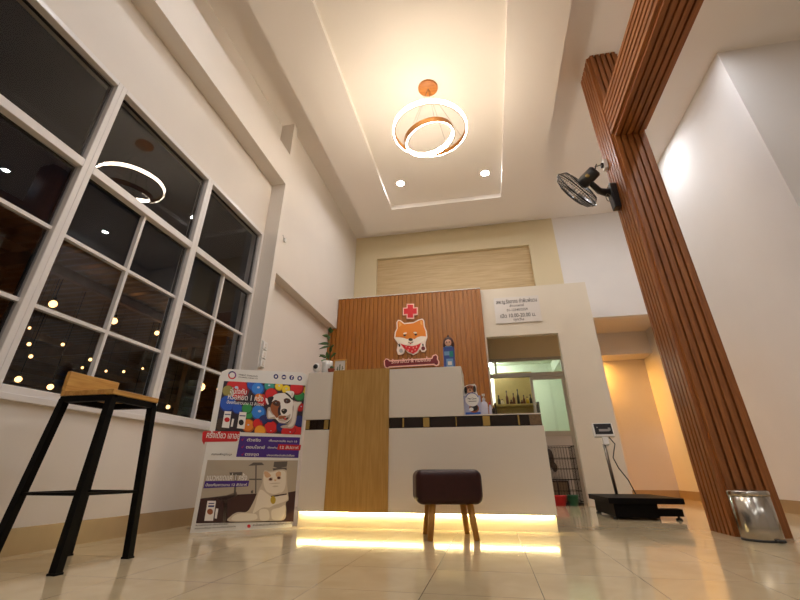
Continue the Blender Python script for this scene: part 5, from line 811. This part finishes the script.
LOGO=[
('cross',0,'sign_pink',[(-1.1027,2.7398),(-1.1636,2.7400),(-1.1643,2.6136),(-1.1039,2.6136),(-1.1044,2.5513),(-0.9848,2.5429),(-0.9838,2.6049),(-0.9239,2.6049),(-0.9212,2.7304),(-0.9816,2.7306),(-0.9804,2.7943),(-1.1021,2.8037)]),
('cross',1,'sign_red',[(-1.0861,2.7210),(-1.1469,2.7212),(-1.1475,2.6297),(-1.0871,2.6296),(-1.0877,2.5672),(-1.0010,2.5611),(-1.0000,2.6233),(-0.9401,2.6233),(-0.9382,2.7142),(-0.9985,2.7144),(-0.9975,2.7779),(-1.0855,2.7847)]),
('head',0,'sign_white',[(-1.2435,2.1556),(-1.2637,2.0559),(-1.2475,1.9912),(-1.2034,1.9771),(-1.1534,2.0002),(-1.1330,2.0588),(-1.0935,2.0109),(-1.0087,1.9670),(-0.9351,1.9986),(-0.9041,2.0563),(-0.8816,2.0115),(-0.8366,2.0032),(-0.8060,2.0410),(-0.8199,2.1014),(-0.8122,2.1611),(-0.7842,2.2302),(-0.7910,2.3329),(-0.8189,2.4072),(-0.8242,2.5020),(-0.8518,2.5357),(-0.9134,2.5251),(-0.9961,2.4863),(-1.1443,2.4815),(-1.2021,2.5345),(-1.2437,2.5417),(-1.2687,2.5006),(-1.2643,2.4008),(-1.2951,2.3441),(-1.3050,2.2513)]),
('head',1,'sign_orange',[(-1.2130,2.2560),(-1.1519,2.2421),(-1.1014,2.2186),(-1.0407,2.2293),(-0.9806,2.2114),(-0.9399,2.2396),(-0.8794,2.2522),(-0.8038,2.2415),(-0.8091,2.3299),(-0.8352,2.4021),(-0.8408,2.4926),(-0.8565,2.5148),(-0.9036,2.5075),(-0.9964,2.4673),(-1.1444,2.4604),(-1.2021,2.5110),(-1.2312,2.5237),(-1.2520,2.4995),(-1.2478,2.3997),(-1.2745,2.3386),(-1.2845,2.2604)]),
('head',2,'sign_orangelight',[(-1.2230,2.4191),(-1.1816,2.4523),(-1.2022,2.4961),(-1.2312,2.5045)]),
('head',2,'sign_orangelight',[(-0.8846,2.4472),(-0.8509,2.4198),(-0.8569,2.4979),(-0.8896,2.4960)]),
('head',2,'sign_cream',[(-1.2680,2.2142),(-1.2131,2.1701),(-1.1224,2.1244),(-1.0224,2.1068),(-0.9624,2.1154),(-0.9021,2.1401),(-0.8296,2.1762),(-0.8040,2.2354),(-0.8796,2.2461),(-0.9401,2.2314),(-0.9807,2.2053),(-1.0408,2.2211),(-1.1015,2.2125),(-1.1520,2.2359),(-1.2130,2.2499),(-1.2845,2.2521)]),
('head',3,'sign_red',[(-1.1529,2.0799),(-1.0874,2.0225),(-1.0085,1.9827),(-0.9445,2.0188),(-0.9034,2.0861),(-0.8863,2.1392),(-0.9526,2.1089),(-1.0225,2.0987),(-1.1225,2.1164),(-1.2030,2.1492)]),
('head',4,'sign_black',[(-1.0121,2.2128),(-1.0215,2.2212),(-1.0351,2.2263),(-1.0504,2.2273),(-1.0642,2.2237),(-1.0738,2.2165),(-1.0773,2.2070),(-1.0740,2.1971),(-1.0646,2.1887),(-1.0510,2.1836),(-1.0358,2.1827),(-1.0220,2.1862),(-1.0124,2.1934),(-1.0089,2.2029)]),
('head',4,'sign_black',[(-1.1178,2.2812),(-1.1252,2.2861),(-1.1353,2.2884),(-1.1455,2.2874),(-1.1530,2.2833),(-1.1558,2.2773),(-1.1531,2.2710),(-1.1457,2.2660),(-1.1355,2.2637),(-1.1254,2.2647),(-1.1179,2.2688),(-1.1151,2.2748)]),
('head',4,'sign_black',[(-0.9417,2.2827),(-0.9489,2.2876),(-0.9590,2.2899),(-0.9691,2.2889),(-0.9766,2.2848),(-0.9794,2.2788),(-0.9768,2.2725),(-0.9695,2.2676),(-0.9595,2.2653),(-0.9494,2.2663),(-0.9419,2.2704),(-0.9391,2.2763)]),
('head',4,'sign_cream',[(-1.1043,2.3186),(-1.1161,2.3215),(-1.1314,2.3210),(-1.1461,2.3172),(-1.1563,2.3111),(-1.1591,2.3044),(-1.1539,2.2988),(-1.1421,2.2959),(-1.1267,2.2964),(-1.1121,2.3002),(-1.1020,2.3063),(-1.0991,2.3130)]),
('head',4,'sign_cream',[(-0.9420,2.3108),(-0.9524,2.3171),(-0.9673,2.3213),(-0.9825,2.3221),(-0.9941,2.3195),(-0.9988,2.3140),(-0.9955,2.3072),(-0.9850,2.3009),(-0.9701,2.2968),(-0.9549,2.2960),(-0.9434,2.2986),(-0.9387,2.3041)]),
('head',4,'sign_black',[(-1.0818,2.1625),(-1.0439,2.1422),(-0.9975,2.1617),(-1.0014,2.1700),(-1.0458,2.1524),(-1.0777,2.1704)]),
('head',5,'sign_red',[(-1.0421,2.1320),(-1.0258,2.1492),(-1.0619,2.1493)]),
('head',4,'sign_pink',[(-1.1055,2.1030),(-1.1126,2.1058),(-1.1197,2.1038),(-1.1227,2.0983),(-1.1198,2.0925),(-1.1127,2.0897),(-1.1056,2.0917),(-1.1026,2.0972)]),
('head',4,'sign_pink',[(-1.0556,2.0862),(-1.0626,2.0890),(-1.0697,2.0870),(-1.0727,2.0815),(-1.0699,2.0757),(-1.0628,2.0730),(-1.0558,2.0749),(-1.0528,2.0804)]),
('head',4,'sign_pink',[(-0.9959,2.0769),(-1.0029,2.0797),(-1.0100,2.0777),(-1.0130,2.0722),(-1.0102,2.0664),(-1.0032,2.0637),(-0.9961,2.0657),(-0.9931,2.0711)]),
('head',4,'sign_pink',[(-0.9460,2.0881),(-0.9529,2.0909),(-0.9600,2.0889),(-0.9630,2.0834),(-0.9602,2.0776),(-0.9533,2.0749),(-0.9462,2.0769),(-0.9432,2.0823)]),
('head',4,'sign_pink',[(-1.0761,2.0474),(-1.0831,2.0501),(-1.0902,2.0482),(-1.0931,2.0427),(-1.0903,2.0369),(-1.0833,2.0342),(-1.0762,2.0361),(-1.0732,2.0416)]),
('head',4,'sign_pink',[(-1.0166,2.0283),(-1.0236,2.0310),(-1.0306,2.0291),(-1.0336,2.0236),(-1.0308,2.0178),(-1.0238,2.0152),(-1.0168,2.0171),(-1.0138,2.0225)]),
('head',4,'sign_pink',[(-0.9667,2.0455),(-0.9736,2.0482),(-0.9807,2.0462),(-0.9837,2.0408),(-0.9809,2.0350),(-0.9739,2.0323),(-0.9669,2.0342),(-0.9639,2.0397)]),
('head',3,'sign_white',[(-1.1546,2.0689),(-1.1650,2.0890),(-1.1806,2.1030),(-1.1991,2.1086),(-1.2176,2.1050),(-1.2334,2.0928),(-1.2439,2.0738),(-1.2475,2.0510),(-1.2438,2.0279),(-1.2334,2.0079),(-1.2178,1.9942),(-1.1994,1.9887),(-1.1810,1.9923),(-1.1654,2.0044),(-1.1549,2.0231),(-1.1511,2.0458)]),
('head',4,'sign_grey',[(-1.1661,2.0514),(-1.1744,2.0636),(-1.1864,2.0709),(-1.1999,2.0716),(-1.2120,2.0657),(-1.2204,2.0543),(-1.2234,2.0397),(-1.2204,2.0248),(-1.2121,2.0126),(-1.2000,2.0055),(-1.1867,2.0048),(-1.1746,2.0107),(-1.1662,2.0220),(-1.1632,2.0365)]),
('head',3,'sign_darkred',[(-0.8238,2.0697),(-0.8317,2.0812),(-0.8434,2.0880),(-0.8565,2.0887),(-0.8686,2.0832),(-0.8771,2.0726),(-0.8804,2.0590),(-0.8778,2.0451),(-0.8699,2.0336),(-0.8582,2.0269),(-0.8451,2.0262),(-0.8331,2.0316),(-0.8246,2.0422),(-0.8213,2.0557)]),
('head',4,'sign_black',[(-1.2233,2.0938),(-1.2031,2.1088),(-1.2131,2.1498),(-1.2375,2.1451)]),
('head',4,'sign_black',[(-0.8598,2.0897),(-0.8399,2.0926),(-0.8468,2.1289),(-0.8668,2.1240)]),
('bone',0,'sign_pink',[(-1.4423,1.7987),(-1.4021,1.7776),(-1.3724,1.7936),(-0.7075,1.8032),(-0.6643,1.7822),(-0.6215,1.7992),(-0.6136,1.8464),(-0.6368,1.8860),(-0.6311,1.9281),(-0.6626,1.9608),(-0.7116,1.9478),(-0.7325,1.9062),(-1.3674,1.9025),(-1.3938,1.9274),(-1.4342,1.9354),(-1.4639,1.8974),(-1.4589,1.8384)]),
('bone',1,'sign_darkred',[(-1.4344,1.8081),(-1.4063,1.7952),(-1.3785,1.8113),(-0.6972,1.8199),(-0.6636,1.7992),(-0.6362,1.8132),(-0.6309,1.8473),(-0.6522,1.8867),(-0.6467,1.9251),(-0.6652,1.9454),(-0.7006,1.9317),(-0.7215,1.8902),(-1.3753,1.8852),(-1.3977,1.9119),(-1.4280,1.9193),(-1.4477,1.8947),(-1.4429,1.8416)])]

# ---- leaning poster board
for n_, c_ in dict(ink_dark=(38, 26, 40), ink_dark2=(60, 40, 26), ink_red=(196, 24, 32), ink_blue=(30, 92, 190), ink_sky=(48, 130, 214), ink_navy=(34, 40, 110), ink_teal=(40, 140, 130), ink_yellow=(232, 200, 40), ink_green=(40, 140, 66), ink_olive=(150, 140, 60), ink_orange=(226, 120, 30), ink_amber=(240, 160, 40), ink_shine=(150, 190, 235), ink_white=(236, 232, 228), ink_brown=(150, 84, 50), ink_black=(24, 20, 22), ink_tan=(206, 160, 126), ink_grey=(120, 104, 100), ink_purple=(66, 34, 128), ink_wallgrey=(176, 164, 146), ink_sofa=(58, 30, 26), ink_table=(120, 104, 90), ink_greydark=(92, 84, 78), ink_cream=(232, 222, 204), ink_creamdark=(196, 184, 164), ink_amberdark=(120, 60, 24), ink_gold=(190, 160, 50), ink_violet=(110, 50, 130), sign_pink=(244, 196, 180), sign_red=(204, 18, 30), sign_white=(244, 226, 214), sign_orange=(224, 128, 24), sign_orangelight=(236, 168, 84), sign_cream=(244, 230, 212), sign_black=(30, 24, 24), sign_grey=(170, 160, 156), sign_darkred=(110, 14, 26),
                   ball_red=(206, 30, 34), ball_red_dark=(140, 12, 24), ball_olive=(150, 138, 70), ball_olive_dark=(104, 90, 44), ball_blue=(34, 84, 186), ball_blue_dark=(22, 48, 128), ball_sky=(46, 128, 220), ball_sky_dark=(24, 84, 172), ball_teal=(50, 150, 132), ball_teal_dark=(28, 100, 92), ball_yellow=(238, 208, 50), ball_yellow_dark=(206, 156, 24), ball_green=(48, 146, 74), ball_green_dark=(26, 98, 52), ball_orange=(228, 130, 36), ball_orange_dark=(176, 84, 20), ball_amber=(238, 164, 44), ball_amber_dark=(196, 112, 22), ball_navy=(34, 44, 112), ball_navy_dark=(20, 26, 72), ball_dark=(64, 46, 34), ball_dark_dark=(44, 32, 26), ball_shine=(190, 206, 232),
                   dog_white=(224, 216, 208), dog_shade=(188, 172, 158), dog_brown=(158, 88, 48), dog_darkbrown=(78, 44, 32), cat_shade=(204, 190, 168), cat_tan=(212, 172, 132)).items():
    mat(n_, c_, .35 if n_.startswith('ink') else .45)
ps = thing('advertising_board', 'white advertising board with a dog photo above a cat photo, leaning by the counter', 'poster', (-2.085, 3.034, 0))
ps.rotation_euler = (-math.radians(2), 0, math.atan2(3.503 - 3.034, -1.543 + 2.085))
MB().prism(POSTER_OUTLINE, 0, .010, 'y').build('board', 'white_plastic', ps, local=True)
MB().prism([(-.014, .598), (-.006, .592), (.02, .595), (.02, .63), (-.002, .63)], .002, .008, 'y').build('banner_tab', 'ink_red', ps, local=True)
panels = {}
def panel_of(u, v):
    if v > 1.06: return 'logo_mark' if u < .15 else 'round_icon%d' % round(u / .066)
    return 'dog_photo' if v > .655 else 'slogan_panel' if v > .46 else 'cat_photo' if v > .045 else 'footer_dot'
for layer, c, poly in POSTER:
    v = sum(p[1] for p in poly) / len(poly); u = sum(p[0] for p in poly) / len(poly)
    if c == 'ink_red' and abs(v - .61) < .04: v = .6
    panels.setdefault(panel_of(u, v), MB()).m(c).flat(poly, -.0006 - .0003 * layer, 'y')
for k in panels: panels[k].build(k.rstrip('0123456789'), None, ps, local=True)
for s, u0, v0, u1, h, c, layer in POSTER_TEXT:
    M = Matrix(((1, 0, 0, u0), (0, 0, -1, -.0018 - .0004 * layer), (0, 1, 0, v0), (0, 0, 0, 1)))
    MB().m(c).text(s, h * 1.45, M, u1 - u0, .0002).build('lettering', None, ps, local=True)
MB().bar((.36, .012, .75), (.36, .10, .02), .03, .006).build('rear_strut', 'grey_plastic', ps, local=True)

# ---- clinic signs on the slatted wall
def logo(name, part_, label, cat):
    polys = [p for p in LOGO if p[0] == part_]
    cx = sum(p[0] for p in polys[0][3]) / len(polys[0][3]); cz = sum(p[1] for p in polys[0][3]) / len(polys[0][3])
    t = thing(name, label, cat, (cx, 6.128, cz))
    MB().prism(polys[0][3], 6.108, 6.13, 'y').build('backing', polys[0][2], t)
    f = MB()
    for _, layer, c, poly in polys[1:]: f.m(c).prism(poly, 6.108 - .0035 * layer, 6.108 - .0035 * (layer - 1) if layer > 1 else 6.108, 'y')
    return t, f
t, f = logo('cross_sign', 'cross', 'red medical cross with pale outline above the dog head sign', 'sign'); f.build('face', None, t)
t, f = logo('dog_head_sign', 'head', 'orange and white dog head sign with red bandana on the slatted wall', 'sign'); f.build('face', None, t)
t, f = logo('bone_sign', 'bone', 'dark red bone shaped sign with pale lettering under the dog head', 'sign'); f.build('face', None, t)
MB().text('รักษาสัตว์ & หมอเต้ย', .088, Matrix(((1, .0, 0, -1.345), (0, 0, -1, 6.1035), (.01, 1, 0, 1.853), (0, 0, 0, 1))), .60).build('lettering', 'sign_pink', t)

# ---- things on the tall part of the counter
TZ = 1.168
ic = thing('security_camera', 'small white security camera on the left end of the counter', 'camera', (-1.50, 3.60, TZ))
MB().lathe([(0, 0), (.042, 0), (.044, .006), (.038, .014), (.012, .022), (.010, .035), (0, .035)], 24).build('base', 'white_plastic', ic, local=True)
MB().ball((0, 0, .068), .036, .034, .042).build('body', 'white_plastic', ic, local=True)
MB().lathe([(0, 0), (.021, 0), (.021, .006), (0, .008)], 20, M=Matrix.Translation((.004, -.031, .072)) @ Matrix.Rotation(PI / 2, 4, 'X')).build('lens', 'black_plastic', ic, local=True)
pp = thing('potted_plant', 'green leafy plant in a white ribbed pot on the counter', 'plant', (-1.405, 3.62, TZ))
MB().lathe([(0, 0), (.036, 0), (.047, .03), (.050, .08), (.050, .125), (.046, .125), (.044, .112), (0, .112)], 40, flute=.06).build('pot', 'white_plastic', pp, local=True)
MB().lathe([(0, .108), (.043, .108), (.043, .114), (0, .116)], 20).build('soil', 'dark_wood', pp, local=True)
st = [(0, 0, .11), (.012, 0, .17), (.02, 0, .24), (.004, 0, .31), (-.004, 0, .37), (0, 0, .415)]
MB().tube(st, .005, 6, .002).build('stem', 'leaf', pp, local=True)
MB().tube([(-.01, .01, .11), (-.02, .01, .16), (-.035, .01, .19)], .004, 6, .002).build('stem', 'leaf', pp, local=True)
MB().tube([(.01, .01, .11), (.025, .01, .15), (.045, .0, .185)], .004, 6, .002).build('stem', 'leaf', pp, local=True)
def leaf(p, d, L, w):
    d = Vector(d).normalized(); side = d.cross(Vector((0, -1, .3))).normalized(); up = side.cross(d)
    v = []; f = []
    for i in range(7):
        t = i / 6; wd = w * math.sin(PI * (t ** .8) * .96 + .06) / 2
        c = Vector(p) + d * (L * t) - Vector((0, 0, 1)) * (L * .25 * t * t)
        for j in (-1, 0, 1): v.append(c + side * (wd * j) + up * (.15 * abs(j) * wd))
    for i in range(6):
        for j in range(2): f.append([i * 3 + j, i * 3 + j + 1, (i + 1) * 3 + j + 1, (i + 1) * 3 + j])
    o = MB().add(v, f, True).build('leaf', 'leaf', pp, local=True)
    sd = o.modifiers.new('thick', 'SOLIDIFY'); sd.thickness = .0015
for p, d, L, w in (((0, 0, .405), (.1, -.2, 1), .07, .035), ((0, 0, .40), (.6, -.2, .5), .06, .032), ((-.004, 0, .36), (-.9, -.3, .5), .075, .034), ((-.002, 0, .37), (.1, -.6, -.6), .06, .03),
                   ((.008, 0, .29), (-1, -.3, .25), .11, .032), ((.012, 0, .27), (-1, -.3, -.05), .10, .026), ((.018, 0, .25), (.6, -.4, .5), .07, .03), ((.018, 0, .21), (.3, -.4, .9), .07, .034),
                   ((-.02, .01, .16), (-.8, -.2, .7), .085, .03), ((-.032, .01, .185), (-.9, -.2, .1), .06, .026), ((0, 0, .15), (-.05, -.3, 1), .09, .034), ((.03, 0, .16), (.8, -.3, .8), .07, .026), ((.045, 0, .185), (.9, -.2, .6), .05, .024), ((-.005, 0, .13), (-.7, -.4, .2), .06, .03)):
    leaf(p, d, L, w)
pfm = thing('picture_frame', 'small wooden picture frame with a pale picture beside the potted plant', 'picture frame', (-1.283, 3.62, TZ))
fm = MB()
for a in ((-.062, -.05, 0, .14), (.05, .062, 0, .14)): fm.box(a[0], a[1], 0, .014, a[2], a[3])
fm.box(-.05, .05, 0, .014, 0, .012).box(-.05, .05, 0, .014, .128, .14)
fm.build('frame', 'stool_wood', pfm, local=True)
B(-.05, .05, .006, .010, .012, .128).build('picture', 'acrylic', pfm, local=True)
f = MB().m('leaf')
for x, z, w, h in ((-.02, .035, .008, .04), (.0, .035, .01, .06), (.022, .035, .008, .045), (-.03, .05, .012, .006), (.03, .055, .012, .006)): f.box(x - w / 2, x + w / 2, .0052, .006, z, z + h)
f.build('picture_plants', None, pfm, local=True)
cp = thing('cactus_pot', 'tiny cactus in a red clay pot in front of the picture frame', 'plant', (-1.345, 3.575, TZ))
MB().lathe([(0, 0), (.022, 0), (.029, .036), (.031, .036), (.031, .045), (.026, .045), (.025, .04), (0, .04)], 24).build('pot', 'terracotta', cp, local=True)
MB().ball((0, 0, .052), .015, .015, .02).ball((.014, 0, .055), .007, .007, .012).build('cactus', 'leaf', cp, local=True)
td = thing('boxed_doll', 'blue packaged doll with brown hair standing on the counter by the bone sign', 'toy', (-.275, 3.60, TZ))
mat('toy_blue', (66, 88, 160), .4); mat('toy_light', (120, 160, 200), .4); mat('doll_hair', (70, 36, 34), .5); mat('skin', (226, 176, 152), .5)
B(-.048, .048, -.025, .025, 0, .19).build('package', 'toy_blue', td, local=True, bevel=.004)
f = MB().m('toy_light').box(-.04, .005, -.0262, -.025, .115, .15).box(-.025, .034, -.0262, -.025, .015, .085).m('ink_white').box(-.012, .022, -.0268, -.0262, .03, .062).m('ink_teal').box(.005, .038, -.0262, -.025, .10, .15)
f.build('package_print', None, td, local=True)
MB().ball((0, 0, .236), .047, .036, .05).ball((-.036, 0, .215), .016, .016, .03).ball((.036, 0, .215), .016, .016, .03).ball((0, 0, .29), .010, .01, .014).build('hair', 'doll_hair', td, local=True)
MB().ball((.0, -.022, .228), .031, .02, .032).build('face', 'skin', td, local=True)
MB().ball((-.012, -.04, .228), .005, .004, .006, 8, 6).ball((.012, -.04, .228), .005, .004, .006, 8, 6).build('eye', 'ink_black', td, local=True)
MB().box(-.03, .03, -.022, .02, .185, .2).build('collar', 'toy_light', td, local=True, bevel=.003)

# ---- things on the low part of the counter
LZ = .782
mat('box_lavender', (176, 178, 206), .4); mat('lotion', (206, 204, 222), .25)
db = thing('display_box', 'pale product display box with round badge and dog cut-out on the low counter', 'box', (-.105, 3.60, LZ))
B(-.072, .068, -.03, .05, 0, .155).build('carton', 'box_lavender', db, local=True, bevel=.002)
ov = lambda cx, cz, rx, rz, n=24: [(cx + rx * math.cos(2 * PI * k / n), cz + rz * math.sin(2 * PI * k / n)) for k in range(n)]
MB().prism(ov(0, .125, .055, .055), -.034, -.030, 'y').build('round_badge', 'ink_white', db, local=True)
f = MB().m('toy_blue').prism([(.055 * math.cos(a), .125 + .055 * math.sin(a)) for a in [PI * .1 + PI * .8 * k / 16 for k in range(17)]] + [(.049 * math.cos(a), .125 + .049 * math.sin(a)) for a in [PI * .9 - PI * .8 * k / 16 for k in range(17)]], -.036, -.034, 'y')
f.m('ink_black').text('Pet Care', .02, Matrix(((1, 0, 0, -.035), (0, 0, -1, -.0345), (0, 1, 0, .125), (0, 0, 0, 1))), .07, .0003).m('ink_greydark').box(-.03, .035, -.0348, -.034, .108, .113)
f.m('ink_brown').prism(ov(.01, .055, .04, .034), -.0325, -.030, 'y').m('ink_black').prism(ov(.012, .06, .03, .026), -.0335, -.0325, 'y').m('ink_white').prism(ov(-.012, .048, .018, .014), -.0345, -.0335, 'y')
f.m('ink_blue').box(-.06, .06, -.0315, -.030, .004, .026)
f.build('carton_print', None, db, local=True)
MB().prism([(-.07, .14), (-.074, .20), (-.062, .235), (-.03, .248), (.03, .255), (.042, .24), (.040, .2), (.05, .16), (.05, .14)], .0, .004, 'y').build('cut_out_backing', 'ink_white', db, local=True)
f = MB().m('ink_brown').prism(ov(-.012, .212, .042, .033), -.002, 0, 'y').m('ink_tan').prism(ov(-.014, .198, .024, .018), -.0035, -.002, 'y').m('ink_black')
for c_ in ((-.048, .205, .012, .03), (.026, .212, .012, .028), (-.02, .226, .006, .005), (.0, .227, .006, .005), (-.012, .205, .008, .006)): f.prism(ov(*c_, 14), -.005, -.0035, 'y')
f.build('cut_out_face', None, db, local=True)
pb_ = thing('pump_bottle', 'pale lavender pump bottle beside the display box', 'bottle', (-.012, 3.58, LZ))
MB().lathe([(0, 0), (.027, 0), (.029, .006), (.029, .085), (.024, .10), (.011, .108), (.011, .118), (0, .118)], 24).build('body', 'lotion', pb_, local=True)
MB().lathe([(0, .118), (.013, .118), (.013, .132), (.005, .136), (.005, .152), (0, .152)], 16).box(-.012, .012, -.035, .01, .152, .163).build('pump', 'white_plastic', pb_, local=True)
def small_bottle(name, label, x, y, r, h, body, cap):
    t = thing(name, label, 'bottle', (x, y, LZ))
    MB().lathe([(0, 0), (r, 0), (r, h * .62), (r * .5, h * .76), (r * .5, h * .8), (0, h * .8)], 18).build('body', body, t, local=True)
    MB().lathe([(0, h * .8), (r * .6, h * .8), (r * .55, h), (0, h)], 14).build('cap', cap, t, local=True)
small_bottle('small_bottle', 'slim red capped bottle just right of the pump bottle', .035, 3.60, .012, .105, 'lotion', 'red_plastic')
small_bottle('small_bottle', 'small dark brown bottle at the edge of the slatted wall on the low counter', .062, 3.62, .014, .08, 'mirror_brown', 'mirror_gold')

# ---- cage and basins in the doorway
wc = thing('wire_cage', 'dark wire pet cage standing inside the doorway', 'cage', (.80, 6.68, 0))
xa, xb_, ya, yb_, ztop = .50, 1.125, 6.46, 6.90, .70
for side, fn_ in (('front_grid', lambda u, z: (xa + u * (xb_ - xa), ya, z)), ('rear_grid', lambda u, z: (xa + u * (xb_ - xa), yb_, z))):
    g = MB()
    for k in range(18): g.bar(fn_(k / 17, .04), fn_(k / 17, ztop), .003, .003)
    for z in (.04, .16, .29, .42, .55, ztop): g.bar(fn_(0, z), fn_(1, z), .006, .006)
    g.build(side, 'black_metal', wc)
for side, x in (('side_grid', xa), ('side_grid', xb_)):
    g = MB()
    for k in range(12): g.bar((x, ya + k / 11 * (yb_ - ya), .04), (x, ya + k / 11 * (yb_ - ya), ztop), .003, .003)
    for z in (.04, .16, .29, .42, .55, ztop): g.bar((x, ya, z), (x, yb_, z), .008, .008)
    g.build(side, 'black_metal', wc)
MB().box(xa, xb_, ya, yb_, .0, .03).build('tray', 'black_plastic', wc, bevel=.004)
cb = thing('pet_crate', 'brown crate with dark slats inside the wire cage', 'crate', (.85, 6.66, .03))
MB().box(.72, .98, 6.55, 6.8, .03, .26).build('body', 'mirror_textured', cb)
MB().box(.71, .99, 6.54, 6.81, .26, .28).box(.71, .73, 6.54, 6.56, .03, .26).box(.97, .99, 6.54, 6.56, .03, .26).box(.84, .86, 6.54, 6.56, .03, .26).build('slats', 'dark_wood', cb)
tag(MB().ball((.80, 6.52, .55), .05, .03, .12).ball((.84, 6.52, .44), .035, .025, .06).build('hanging_toy', 'dark_wood'), 'dark hanging pet toy inside the wire cage', 'toy')
def basin(name, label, x, y, r, h, m):
    t = thing(name, label, 'basin', (x, y, 0))
    MB().lathe([(0, 0), (r * .74, 0), (r, h), (r * 1.08, h), (r * 1.08, h - .006), (r * .97, h - .006), (r * .72, .008), (0, .008)], 28).build('bowl', m, t, local=True)
basin('plastic_basin', 'red plastic basin on the floor before the wire cage', .80, 6.30, .105, .115, 'red_plastic')
basin('plastic_basin', 'green plastic basin on the floor beside the red basin', .985, 6.36, .07, .12, 'green_plastic')

# ---- shelf in the back room with bottles
sh = thing('shelf_unit', 'pale wooden shelf unit with dark sides in the back room', 'shelf', (.55, 8.3, 0))
B(.20, .92, 8.38, 8.42, .2, 2.12).build('back_panel', 'shelf_wood', sh)
for x in (.17, .93): B(x - .02, x + .02, 8.1, 8.42, 0, 1.52).build('side_panel', 'dark_wood', sh)
for z in (.7, 1.1, 1.47): B(.19, .91, 8.1, 8.40, z, z + .025).build('shelf_board', 'shelf_wood', sh)
mat('b_brown', (96, 46, 26), .3); mat('b_amber', (190, 150, 40), .3); mat('b_dark', (44, 34, 28), .3); mat('b_cream', (214, 200, 170), .4)
names = ['tall slim dark bottle', 'squat white jar', 'brown bottle with narrow neck', 'dark bottle with round shoulders', 'tallest brown bottle', 'short maroon bottle', 'amber bottle', 'yellow squat bottle', 'small dark bottle', 'thin brown bottle', 'dark stout bottle']
spec = [(.31, .10, .03, 'b_cream'), (.25, .17, .028, 'b_dark'), (.40, .25, .024, 'b_brown'), (.47, .08, .034, 'b_brown'), (.52, .20, .025, 'b_brown'), (.60, .27, .024, 'b_dark'), (.66, .07, .032, 'b_brown'), (.70, .16, .024, 'b_brown'), (.76, .13, .03, 'b_amber'), (.82, .17, .026, 'b_dark'), (.88, .15, .024, 'b_brown')]
lab = ['squat cream jar, second from the left end of the back room shelf', 'dark bottle at the left end of the back room shelf', 'tall brown bottle left of centre on the back room shelf', 'low maroon bottle right of the tall brown one on the shelf', 'brown pointed bottle at the middle of the back room shelf', 'tallest dark bottle on the back room shelf', 'lowest brown jar right of the tallest shelf bottle', 'slim brown bottle left of the amber one on the shelf', 'amber yellow bottle on the back room shelf', 'dark bottle right of the amber one on the shelf', 'brown bottle at the right end of the back room shelf']
for (x, h, r, m_), l in zip(spec, lab):
    t = thing('shelf_bottle', l, 'bottle', (x, 8.17, 1.495), 0, 'bottles on the back room shelf')
    MB().lathe([(0, 0), (r, 0), (r * 1.02, h * .05), (r, h * .5), (r * .4, h * .68), (r * .35, h * .86), (0, h * .86)], 16).build('body', m_, t, local=True)
    MB().lathe([(0, h * .86), (r * .45, h * .86), (r * .45, h), (0, h)], 12).build('cap', 'b_dark', t, local=True)
tj = thing('round_jar', 'round brown jar on the board below the shelf bottles', 'jar', (.60, 8.2, 1.125))
MB().lathe([(0, 0), (.05, 0), (.075, .06), (.07, .13), (.03, .17), (.03, .19), (0, .19)], 24).build('body', 'b_brown', tj, local=True)

# ---- warm bulbs hanging under the carport roof outside
mat('cable', (20, 18, 16), .6)
bulbs = [(5.222, 2.918, .075, 'largest of the warm bulbs, upper left in the middle window'), (6.458, 3.036, .075, 'warm bulb close to the middle muntin of the middle window'), (7.604, 3.146, .06, 'warm bulb at the right edge of the middle window'),
         (8.778, 2.952, .07, 'warm bulb high in the far window left of its muntin'), (9.478, 2.315, .12, 'brightest starry warm bulb low in the far window'),
         (5.165, 1.66, .06, 'warm bulb low at the left of the middle window, just above the sill'), (5.696, 1.64, .06, 'warm bulb above the sill left of the bar stool seat'), (7.436, 1.62, .045, 'warm bulb just under the bar stool seat edge'),
         (8.493, 1.702, .055, 'left one of two low warm bulbs in the far window'), (8.882, 1.754, .055, 'right one of two low warm bulbs in the far window')]
small = [(5.03, 2.55, .022), (5.12, 2.30, .03), (5.22, 2.12, .03), (5.65, 2.45, .028), (6.25, 2.33, .03), (6.15, 2.15, .022), (6.65, 2.20, .022), (7.05, 2.28, .026), (7.5, 2.45, .022), (9.9, 2.9, .04), (10.2, 2.5, .03)]
for y, z, r, l in bulbs:
    dxb = -.4 if z < 2 else 0
    t = thing('hanging_bulb', l, 'lamp', (-7 + dxb, y * (1 - dxb / 7), .365 + (z - .365) * (1 - dxb / 7)), 0, 'warm bulbs outside')
    MB().ball((0, 0, 0), r * .8, n=14, m=8).build('bulb', 'bulb_glow', t, local=True)
    MB().lathe([(0, r * .9), (r * .4, r * .9), (r * .35, r * 1.6), (0, r * 1.6)], 10).build('holder', 'cable', t, local=True)
    MB().tube([(0, 0, r * 1.5), (0, 0, 3.5 - z)], .006, 5).build('cable', 'cable', t, local=True)
for y, z, r in small:
    t = thing('fairy_light', 'tiny warm point of light outside the dark windows', 'lamp', (-7.4, y * 1.055, z), 0, 'tiny lights outside')
    MB().ball((0, 0, 0), r, n=10, m=6).build('bulb', 'bulb_glow', t, local=True)
    MB().tube([(0, 0, r), (0, 0, 3.5 - z)], .003, 4).build('cable', 'cable', t, local=True)
